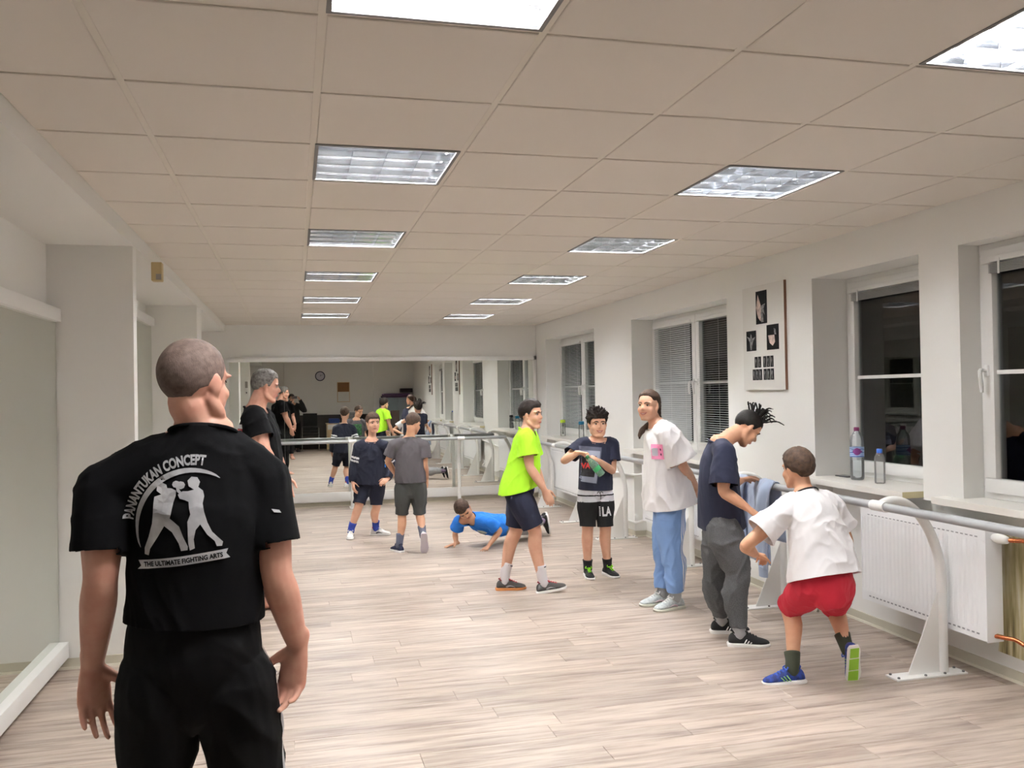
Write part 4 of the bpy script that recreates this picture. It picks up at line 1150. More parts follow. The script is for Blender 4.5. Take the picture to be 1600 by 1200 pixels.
def shoe(parent, A, fw, up, L, upper, sole, name='shoe', lace=None, stripe=None, accent=None, style='run', tread=None, sock=None, swatch=None):
    """A = ankle joint, fw toe direction, up; L = shoe length"""
    fw = fw.normalized(); up = perp(up, fw); rt = fw.cross(up)
    O = A - up * (0.36 * L) - fw * (0.27 * L)
    def P(f, r, u): return O + fw * (f * L) + rt * (r * L) + up * (u * L)
    st = [(0.03, 0.085, 0.20, 0.0), (0.08, 0.125, 0.29, 0.0), (0.18, 0.140, 0.335, 0.0), (0.30, 0.138, 0.33, 0.0), (0.42, 0.138, 0.335, 0.004), (0.55, 0.150, 0.285, 0.010), (0.70, 0.168, 0.225, 0.018), (0.84, 0.156, 0.185, 0.010), (0.94, 0.112, 0.145, 0.0), (0.985, 0.05, 0.10, -0.004)]
    bm = bmesh.new(); rings = []
    n = 14
    for f, w_, h, o in st:
        ring = []
        for k in range(n):
            a = 2 * math.pi * k / n
            ca, sa = math.cos(a), math.sin(a)
            x = w_ * (abs(ca) ** 0.75) * (1 if ca > 0 else -1)
            z = 0.05 + (h - 0.05) * (0.5 + 0.5 * sa) if sa >= 0 else 0.05 + (h - 0.05) * 0.5 * (1 + sa)
            taper = 1 - 0.42 * max(0, (z - 0.05) / (h - 0.05 + 1e-6)) ** 2.0
            ring.append(bm.verts.new(P(f, x * taper + o, z)))
        rings.append(ring)
    for i in range(len(rings) - 1):
        for k in range(n): bm.faces.new((rings[i][k], rings[i][(k + 1) % n], rings[i + 1][(k + 1) % n], rings[i + 1][k]))
    bm.faces.new(rings[0][::-1]); bm.faces.new(rings[-1])
    bmesh.ops.recalc_face_normals(bm, faces=bm.faces[:])
    bmesh.ops.subdivide_edges(bm, edges=bm.edges[:], cuts=1, use_grid_fill=True, smooth=0.6)
    s = to_obj(name, bm, upper, parent, smooth=3.2)
    # sole
    bm = bmesh.new(); n2 = len(st)
    L1, L2, L3 = [], [], []
    for side in (1, -1):
        for f, w_, h, o in (st if side == 1 else st[::-1]):
            spring = 0.02 * max(0, (f - 0.8) / 0.2) ** 2
            hh = 0.085 - 0.025 * min(1, f * 1.2) + 0.012 * math.cos(f * 14) * (1 if style == 'run' else 0)
            L1.append(bm.verts.new(P(f - 0.01 + (0.02 if f > .9 else 0) - (0.02 if f < 0.05 else 0), side * (w_ + 0.006) + o, spring)))
            L2.append(bm.verts.new(P(f - 0.01 + (0.03 if f > .9 else 0) - (0.03 if f < 0.05 else 0), side * (w_ + 0.016) + o, hh * 0.6 + spring)))
            L3.append(bm.verts.new(P(f, side * (w_ + 0.006) + o, hh + spring)))
    q = len(L1)
    for A_, B_ in ((L1, L2), (L2, L3)):
        for k in range(q): bm.faces.new((A_[k], A_[(k + 1) % q], B_[(k + 1) % q], B_[k]))
    bm.faces.new(L1[::-1]); bm.faces.new(L3)
    bmesh.ops.recalc_face_normals(bm, faces=bm.faces[:])
    so = to_obj('sole', bm, sole, s, smooth=0.9)
    if tread:
        bm = bmesh.new()
        for f0, f1, wd in ((0.05, 0.30, 0.105), (0.33, 0.62, 0.115), (0.65, 0.90, 0.12)):
            A_ = [bm.verts.new(P(f, r_ * wd, z)) for f, r_ in ((f0, -1), (f1, -1), (f1, 1), (f0, 1)) for z in (-0.006,)]
            B_ = [bm.verts.new(P(f, r_ * wd, 0.02)) for f, r_ in ((f0, -1), (f1, -1), (f1, 1), (f0, 1))]
            bm.faces.new(A_[::-1])
            for k in range(4): bm.faces.new((A_[k], A_[(k + 1) % 4], B_[(k + 1) % 4], B_[k]))
        bmesh.ops.recalc_face_normals(bm, faces=bm.faces[:])
        t = to_obj('tread', bm, tread, s); t['kind'] = 'stuff'
    # collar round the ankle
    bm = bmesh.new()
    cpts = []
    for k in range(13):
        a = 2 * math.pi * k / 12
        cpts.append(P(0.235 + 0.125 * math.cos(a), 0.082 * math.sin(a), 0.315 - 0.02 * math.cos(a) + (0.03 if math.cos(a) < -0.8 else 0)))
    tube(bm, cpts, 0.026 * L, up, seg=8, sub=2, caps=False)
    to_obj('collar', bm, accent or upper, s, smooth=3.2)
    if lace:
        bm = bmesh.new()
        for k in range(5):
            f = 0.40 + 0.068 * k; z = 0.378 - 0.155 * (f - 0.36) / 0.30 * 0.92
            w_ = 0.058
            tube(bm, [P(f - 0.015, -w_, z - 0.022), P(f, 0.0, z + 0.012), P(f + 0.02, w_, z - 0.022)], 0.019 * L, up, seg=6, sub=3)
        for s_ in (-1, 1):
            tube(bm, [P(0.42, 0, 0.35), P(0.41, s_ * 0.08, 0.38), P(0.47, s_ * 0.12, 0.32), P(0.43, s_ * 0.03, 0.33)], 0.016 * L, up, seg=6, sub=3)
        l = to_obj('laces', bm, lace, s, smooth=3.2); l['kind'] = 'stuff'
    if stripe:
        for s_ in (-1, 1):
            for k in range(3):
                bm = bmesh.new(); f = 0.43 + 0.07 * k
                a0, a1 = P(f - 0.05, s_ * 0.152, 0.09), P(f + 0.03, s_ * 0.112, 0.215 - 0.018 * k)
                tube(bm, [a0, lerp(a0, a1, 0.5) + rt * s_ * 0.008 * L, a1], [(0.014 * L, 0.006 * L)] * 3, fw, seg=6, sub=2)
                to_obj('stripe', bm, stripe, s, smooth=3.2)
    if swatch:
        for s_ in (-1, 1):
            bm = bmesh.new(); tube(bm, [P(0.32, s_ * 0.145, 0.11), P(0.45, s_ * 0.15, 0.15), P(0.62, s_ * 0.155, 0.10)], [(0.03 * L, 0.01 * L), (0.022 * L, 0.01 * L), (0.006 * L, 0.008 * L)], up, seg=8, sub=3)
            to_obj('side_patch', bm, swatch, s, smooth=3.2)
    return s

def sock(parent, A, K, h, m, top=0.10, r=0.0215, extra=0.004, fw=None, up=V((0, 0, 1))):
    d = (K - A).normalized()
    bm = bmesh.new()
    lo = [A + fw.normalized() * 0.014 * h - up.normalized() * 0.028 * h, A + fw.normalized() * 0.006 * h - up.normalized() * 0.018 * h] if fw is not None else [A - d * 0.035]
    rr_ = [(r * 0.66) * h, r * h * 1.05 + extra] if fw is not None else [r * h + extra]
    tube(bm, lo + [A + d * top * 0.35, A + d * top], rr_ + [r * h * 1.10 + extra, r * h * 1.27 + extra], V((1, 0, 0)), seg=16, sub=3, round_=False)
    return to_obj('sock', bm, m, parent, smooth=3.2)

def make_body(name, J, h, S):
    """J: joints (world). S: spec. returns Fig with empties and measures"""
    g = Fig(); g.J = J = {k: V(v) for k, v in J.items()}; g.h = h
    b = S.get('build', 1.0)
    g.lat = (J['sr'] - J['sl']).normalized(); g.lath = (J['hr'] - J['hl']).normalized()
    g.s = (J['neck'] - J['pel']).normalized(); g.t = (J['neck'] - J['pel']).length
    g.f = g.s.cross(g.lat).normalized(); g.fh = g.s.cross(g.lath).normalized()
    base = S.get('base', V(((J['al'].x + J['ar'].x) / 2, (J['al'].y + J['ar'].y) / 2, 0)))
    g.root = empty(name, base, S['label'], 'person')
    # feet flat on the floor: ankle height from the shoe length
    g.L = S.get('shoe', 0.155 * h + 0.012)
    for k in 'lr':
        if S.get('flat' + k, True): J['a' + k].z = 0.36 * g.L if not S.get('bare') else 0.048 * h
    F = V(S['look']).normalized(); U = perp(V(S.get('hup', (0, 0, 1))), F); R = F.cross(U)
    H = S['H']; g.F, g.U, g.R, g.H = F, U, R, H; c = J['head']; g.c = c
    w_ = g.s; t = g.t
    B = lambda k, side=0: J['pel'] + w_ * (k * t)
    bx = S.get('bx', 1.0)
    g.rad = dict(crotch=(0.056 * h * b, 0.050 * h * b), hip=(0.096 * h * b, 0.070 * h * b), waist=(0.080 * h * b * bx, 0.060 * h * b * bx), chest=(0.093 * h * b, 0.068 * h * b), up=(0.088 * h * b, 0.056 * h * b), neck=(0.05 * h, 0.042 * h))
    bend = S.get('bend', 0.0)     # belly/back curve, metres forward at mid torso
    g.sp = [(-0.17, 'crotch'), (0.0, 'hip'), (0.32, 'waist'), (0.64, 'chest'), (0.85, 'up'), (0.99, 'neck')]
    g.spine = lambda k: J['pel'] + w_ * (k * t) + g.f * (bend * math.sin(math.pi * min(1, max(0, k))))
    refs = lambda k: lerp(g.lath, g.lat, min(1, max(0, k * 1.2))).normalized()
    g.refs = refs
    bm = bmesh.new()
    pts = [g.spine(k) for k, _ in g.sp]; rd = [g.rad[n] for _, n in g.sp]
    tube(bm, pts, rd, [refs(0)] * 5 + [refs(0.3)] * 3 + [refs(1.0)] * 12, seg=20, sub=4, round_=True)
    nk = J['neck'] - w_ * 0.03 * h
    sr_ = 0.037 * h * b; g.sr_ = sr_
    tube(bm, [J['sl'], lerp(J['sl'], nk, 0.55) + w_ * 0.012 * h, nk, lerp(J['sr'], nk, 0.55) + w_ * 0.012 * h, J['sr']], [sr_, sr_ * 0.95, sr_ * 0.95, sr_ * 0.95, sr_], w_, seg=14, sub=3, round_=True)
    hb = c - U * (0.30 * H) - F * (0.10 * H)
    nr = S.get('neckr', 0.034) * h
    tube(bm, [J['neck'] - w_ * 0.05 * h, lerp(J['neck'], hb, 0.35), hb + U * 0.08 * H], [nr * 1.3, nr, nr], g.lat, seg=14, sub=3, round_=True)
    for k in 'lr': tube(bm, [lerp(J['neck'], hb, 0.35), lerp(J['neck'] + w_ * 0.01 * h, J['s' + k], 0.45), J['s' + k]], [nr * 0.6, nr * 0.75, nr * 0.8], w_, seg=10, sub=3, round_=True)
    g.limb = {}
    for k, sg in (('l', -1), ('r', 1)):
        s_, e, wr = J['s' + k], J['e' + k], J['w' + k]
        ab = S.get('armb', b)
        ra = [0.036 * h * ab, 0.035 * h * ab, 0.030 * h * ab, 0.0255 * h * ab, 0.0275 * h * ab, 0.022 * h * ab, 0.0165 * h * ab]
        g.limb['arm' + k] = [s_, lerp(s_, e, 0.3), lerp(s_, e, 0.7), e, lerp(e, wr, 0.28), lerp(e, wr, 0.7), wr]; g.limb['ra'] = ra
        tube(bm, g.limb['arm' + k], ra, g.lat, seg=14, sub=3, round_=True)
        n = V(S['palm' + k]); a = V(S['thumb' + k])
        hand(bm, wr, J['t' + k], n, a, S.get('handlen', 0.108) * h, S.get('curl' + k, 0.35), S.get('spread' + k, 0.05), S.get('thumbo' + k, 0.4), S.get('rmin', 0.0064), S.get('tcurl' + k, 0.25))
        hp, kn, an = J['h' + k], J['k' + k], J['a' + k]
        lb = S.get('legb', b)
        fwk = V(S['foot' + k]).normalized()
        back = -perp(fwk, (kn - an))
        rl = [0.060 * h * lb, 0.057 * h * lb, 0.046 * h * lb, 0.037 * h * lb, 0.038 * h * lb, 0.029 * h * lb, 0.0215 * h]
        P_ = [hp, lerp(hp, kn, 0.25), lerp(hp, kn, 0.7), kn, lerp(kn, an, 0.28) + back * 0.012 * h, lerp(kn, an, 0.65) + back * 0.006 * h, an]
        g.limb['leg' + k] = P_; g.limb['rl'] = rl
        tube(bm, P_, rl, g.lath, seg=16, sub=3, round_=True)
        # foot inside the shoe / bare foot
        fl = 0.150 * h if S.get('bare') else 0.10 * h
        upk = V(S.get('up' + k, (0, 0, 1))); rtk = fwk.cross(upk)
        if S.get('bare'):
            tube(bm, [an - fwk * 0.035 * h - upk * 0.018 * h, an - upk * 0.02 * h, an + fwk * 0.05 * h - upk * 0.024 * h, an + fwk * 0.085 * h - upk * 0.034 * h, an + fwk * 0.10 * h - upk * 0.037 * h],
                 [(0.020 * h, 0.026 * h), (0.024 * h, 0.028 * h), (0.026 * h, 0.020 * h), (0.028 * h, 0.013 * h), (0.026 * h, 0.010 * h)], rtk, seg=14, sub=3, round_=True)
            for q, (o_, l_) in enumerate(((-0.022, 0.022), (-0.010, 0.026), (0.001, 0.024), (0.012, 0.020), (0.022, 0.015))):
                o2 = o_ * (1 if k == 'r' else -1)
                p = an + fwk * 0.097 * h + rtk * o2 * h - upk * 0.038 * h
                tube(bm, [p, p + fwk * l_ * h], [0.0075 * h if q else 0.0075 * h, 0.006 * h], rtk, seg=8, sub=1, round_=True)
        else:
            tube(bm, [an, an - upk * 0.022 * h + fwk * 0.004 * h, an + fwk * 0.05 * h - upk * 0.036 * h], [0.021 * h, 0.021 * h, 0.011 * h], rtk, seg=10, sub=3, round_=True)
    head_shape(bm, c, F, U, R, H, S.get('nose', 1.0), S.get('jaw', 1.0), S.get('soft', h < 1.6))
    me = remesh(bm, S.get('vox', 0.005), S.get('it', 9 if h < 1.6 else 7), 0.45)
    g.body = link('body', me, S['skin'], g.root, True, smooth=3.2)
    return g

def tee(g, S, m, sleeve=0.55, hem=0.0, ease=0.012, name='t_shirt', vox=0.006, amp=0.005, loose=0.0, collar=0.0, hemtilt=None, sw=1.0, long_=False, sc=(9, 9, 5), seed=1, hemf=None):
    J, h, t, w_ = g.J, g.h, g.t, g.s
    e = ease
    bm = bmesh.new()
    pts, rd, rf = [], [], []
    hk = hem
    rr_ = dict(g.rad)
    wl = max(rr_['waist'][0], rr_['hip'][0] * 0.97) + loose; wd = max(rr_['waist'][1], rr_['hip'][1] * 0.97) + loose
    hp = g.rad['hip']
    prof = [(hk - 0.14, (max(hp[0], wl) + e + loose, max(hp[1], wd) + e + loose)), (hk, (max(hp[0], wl) + e + loose, max(hp[1], wd) + e + loose)), (max(hk + 0.12, 0.30), (wl + e, wd + e)), (0.62, (rr_['chest'][0] + e, rr_['chest'][1] + e)), (0.82, (rr_['up'][0] + e * 0.9, rr_['up'][1] + e)), (0.95, (0.062 * h + e * 0.3, 0.046 * h + e * 0.3)), (1.0 + collar, (0.049 * h, 0.044 * h)), (1.10 + collar, (0.046 * h, 0.041 * h))]
    for k, r in prof:
        pts.append(g.spine(k)); rd.append(r)
    nseg = len(prof)
    refl = []
    for i in range((nseg - 1) * 4 + 1): refl.append(g.refs(prof[min(nseg - 1, i // 4)][0]))
    tube(bm, pts, rd, refl, seg=22, sub=4)
    nk = J['neck'] - w_ * 0.035 * h
    s0 = g.sr_ + e * 0.75
    tube(bm, [J['sl'], lerp(J['sl'], nk, 0.55) + w_ * 0.012 * h, nk, lerp(J['sr'], nk, 0.55) + w_ * 0.012 * h, J['sr']], [s0, s0 * 0.97, s0, s0 * 0.97, s0], w_, seg=14, sub=3, round_=True)
    nr = S.get('neckr', 0.034) * h
    for k in 'lr': tube(bm, [J['neck'] - w_ * 0.02 * h, lerp(J['neck'] + w_ * 0.01 * h, J['s' + k], 0.45), J['s' + k]], [nr * 0.8 + e * 0.7, nr * 0.75 + e * 0.8, nr * 0.8 + e * 0.8], w_, seg=12, sub=3, round_=True)
    cuts = []
    def in_torso(c):
        k = (c - J['pel']).dot(w_) / t
        for (k0, r0), (k1, r1) in zip(prof, prof[1:]):
            if k0 <= k <= k1:
                u = (k - k0) / (k1 - k0)
                q = c - g.spine(k); lt = g.refs(k); fr = w_.cross(lt)
                return (q.dot(lt) / (lerp(r0[0], r1[0], u) * 1.25)) ** 2 + (q.dot(fr) / (lerp(r0[1], r1[1], u) * 1.25)) ** 2 < 1
        return False
    for k in 'lr':
        A = g.limb['arm' + k]; ra = g.limb['ra']
        s_, el, wr = J['s' + k], J['e' + k], J['w' + k]
        if long_:
            q = [s_, lerp(s_, el, 0.5), el, lerp(el, wr, 0.5), wr, wr + (wr - el).normalized() * 0.007]
            r = [ra[0] + e, ra[2] + e, ra[3] + e, ra[4] + e * 0.8, ra[6] + e * 0.7, ra[6] + e * 0.6]
            tube(bm, q, r, g.lat, seg=14, sub=3, round_='s')
            cuts.append((wr, wr - el, ra[6] * 2.0 + e, in_torso, 0.025, 0.015))
        else:
            d = (el - s_)
            if sleeve <= 0.98: endp = s_ + d * sleeve; dirv = d.normalized()
            else: endp = lerp(el, wr, sleeve - 1); dirv = (wr - el).normalized()
            rs = max(ra[1], ra[2]) * sw + e * (1.0 + 0.3 * sw)
            q = [s_, s_ + d * min(0.3, sleeve * 0.5)] + ([el] if sleeve > 1.0 else []) + [endp, endp + dirv * 0.007]
            r = [ra[0] + e, (ra[1] + e) * (0.5 + 0.5 * sw)] + ([rs] if sleeve > 1.0 else []) + [rs, rs]
            tube(bm, q, r, g.lat, seg=16, sub=3, round_='s')
            cuts.append((endp, dirv, rs * 1.3, in_torso, 0.025, 0.015))
    hn = -w_ if hemtilt is None else V(hemtilt)
    cuts.append((g.spine(hk), hn, 0.19 * h, None, 0.25, 0.08))
    cn = (w_ * 1.0 + g.f * S.get('collar_tilt', -0.35)).normalized()
    cuts.append((J['neck'] + w_ * (S.get('collar_up', 0.0) * h), w_ + g.f * 0.34, 0.055 * h, None, 0.12, 0.03))
    o, tree = garment(name, bm, vox, cuts, m, g.root, amp, seed, sc)
    return o, tree

def collar_rib(g, m, parent, tree=None, r=0.05, up=0.0, tilt=0.34):
    J, h, w_ = g.J, g.h, g.s
    n = (w_ + g.f * tilt).normalized(); a = perp(g.lat, n); b = n.cross(a)
    c = J['neck'] + w_ * up * h
    bm = bmesh.new()
    pts = []
    for k in range(25):
        an = 2 * math.pi * k / 24
        pts.append(c + a * (r * h * 1.03 * math.cos(an)) + b * (r * h * 0.9 * math.sin(an)))
    tube(bm, pts, [(0.0055, 0.0035)] * 25, n, seg=8, sub=1, caps=False)
    return to_obj('collar', bm, m, parent, smooth=3.2)

def trousers(g, S, m, length=1.0, ease=0.012, name='trousers', vox=0.006, amp=0.004, top=0.22, flare=0.0, taper=None, seed=2, sc=(10, 10, 5), band=None):
    """length in leg units: 0..1 thigh, 1..2 shin"""
    J, h, t, w_ = g.J, g.h, g.t, g.s
    bm = bmesh.new(); e = ease
    hp, wa, cr = g.rad['hip'], g.rad['waist'], g.rad['crotch']
    tube(bm, [g.spine(-0.17), g.spine(0.0), g.spine(0.32)], [(cr[0] + e + 0.004, cr[1] + e + 0.004), (hp[0] + e, hp[1] + e), (wa[0] + e * 0.6, wa[1] + e * 0.6)], g.refs(0.0), seg=20, sub=6, round_=True)
    cuts = []
    g.hem = {}
    for k in 'lr':
        P_ = g.limb['leg' + k]; rl = g.limb['rl']
        hpj, kn, an = J['h' + k], J['k' + k], J['a' + k]
        if length <= 1.0:
            endp = lerp(hpj, kn, length); d = (kn - hpj).normalized()
            re = lerp(rl[1], rl[3], length) + e + flare
            q = [hpj, lerp(hpj, endp, 0.4), lerp(hpj, endp, 0.8), endp, endp + d * 0.007]; r = [rl[0] + e, rl[1] + e + flare * 0.4, lerp(rl[1], re, 0.85) + flare * 0.3, re, re]
        else:
            endp = lerp(kn, an, length - 1); d = (an - kn).normalized()
            re = (taper if taper else rl[6] + e + flare)
            back = P_[4] - lerp(kn, an, 0.28)
            q = [hpj, lerp(hpj, kn, 0.4), kn, lerp(kn, an, 0.35) + back, lerp(kn, endp, 0.85), endp, endp + d * 0.007]
            r = [rl[0] + e + 0.005, rl[1] + e + 0.003, rl[3] + e * 1.2 + flare * 0.5, rl[4] + e * 1.1 + flare * 0.7, lerp(rl[4] + e, re, 0.8) + flare * 0.5, re, re]
        tube(bm, q, r, g.lath, seg=18, sub=3, round_='s')
        ok = 'l' if k == 'r' else 'r'
        def other(c, ok=ok):
            a_, b_ = J['h' + ok], J['k' + ok]; dd = b_ - a_
            u = min(1, max(0, (c - a_).dot(dd) / dd.length_squared))
            if (c - (a_ + dd * u)).length < lerp(rl[0], rl[3], u) + e + 0.006: return True
            a_, b_ = J['k' + ok], J['a' + ok]; dd = b_ - a_
            u = min(1, max(0, (c - a_).dot(dd) / dd.length_squared))
            return (c - (a_ + dd * u)).length < lerp(rl[3], rl[6], u) + e + 0.006
        cuts.append((endp, d, re * 1.35, other, 0.03, 0.015)); g.hem[k] = (endp, d, re)
    cuts.append((g.spine(top), w_, 0.20 * h, None, 0.2, 0.03))
    o, tree = garment(name, bm, vox, cuts, m, g.root, amp, seed, sc)
    return o, tree

def project(bm, tree, O, A, B, D, off=0.0018, maxd=1.0):
    """wrap a flat mesh (x,y) on the surface: point O + x*A + y*B moved along D until it meets the cloth"""
    lost = []
    for v in bm.verts:
        p = O + A * v.co.x + B * v.co.y
        hit = tree.ray_cast(p, D, maxd)
        if hit[0] is not None: v.co = hit[0] - D * off
        else: lost.append(v)
    if lost: bmesh.ops.delete(bm, geom=lost, context='VERTS')
def poly(bm, pts, mi=0):
    f = bm.faces.new([bm.verts.new((x, y_, 0)) for x, y_ in pts]); f.material_index = mi
    return f
def dice(bm, size):
    bmesh.ops.triangulate(bm, faces=bm.faces[:])
    for _ in range(6):
        es = [e for e in bm.edges if e.calc_length() > size]
        if not es: break
        bmesh.ops.subdivide_edges(bm, edges=es, cuts=1)
        bmesh.ops.triangulate(bm, faces=[f for f in bm.faces if len(f.verts) > 3])
def print_on(name, bm, tree, O, A, B, D, m, parent, size=0.02, off=0.0018):
    dice(bm, size); project(bm, tree, O, A, B, D, off)
    bmesh.ops.recalc_face_normals(bm, faces=bm.faces[:])
    bm.normal_update()
    s = sum((f.normal.dot(D) * f.calc_area() for f in bm.faces))
    if s > 0: bmesh.ops.reverse_faces(bm, faces=bm.faces[:])
    return to_obj(name, bm, m, parent)
def text_bm(txt, size, bold=0.0, fn=None):
    cu = bpy.data.curves.new('t', 'FONT'); cu.body = txt; cu.size = size; cu.align_x = 'CENTER'; cu.offset = bold; cu.resolution_u = 3
    o = bpy.data.objects.new('t', cu); COL.objects.link(o)
    dg = bpy.context.evaluated_depsgraph_get(); dg.update()
    me = bpy.data.meshes.new_from_object(o.evaluated_get(dg))
    bm = bmesh.new(); bm.from_mesh(me)
    bpy.data.objects.remove(o); bpy.data.meshes.remove(me); bpy.data.curves.remove(cu)
    if fn:
        for v in bm.verts: v.co.x, v.co.y = fn(v.co.x, v.co.y)
    return bm
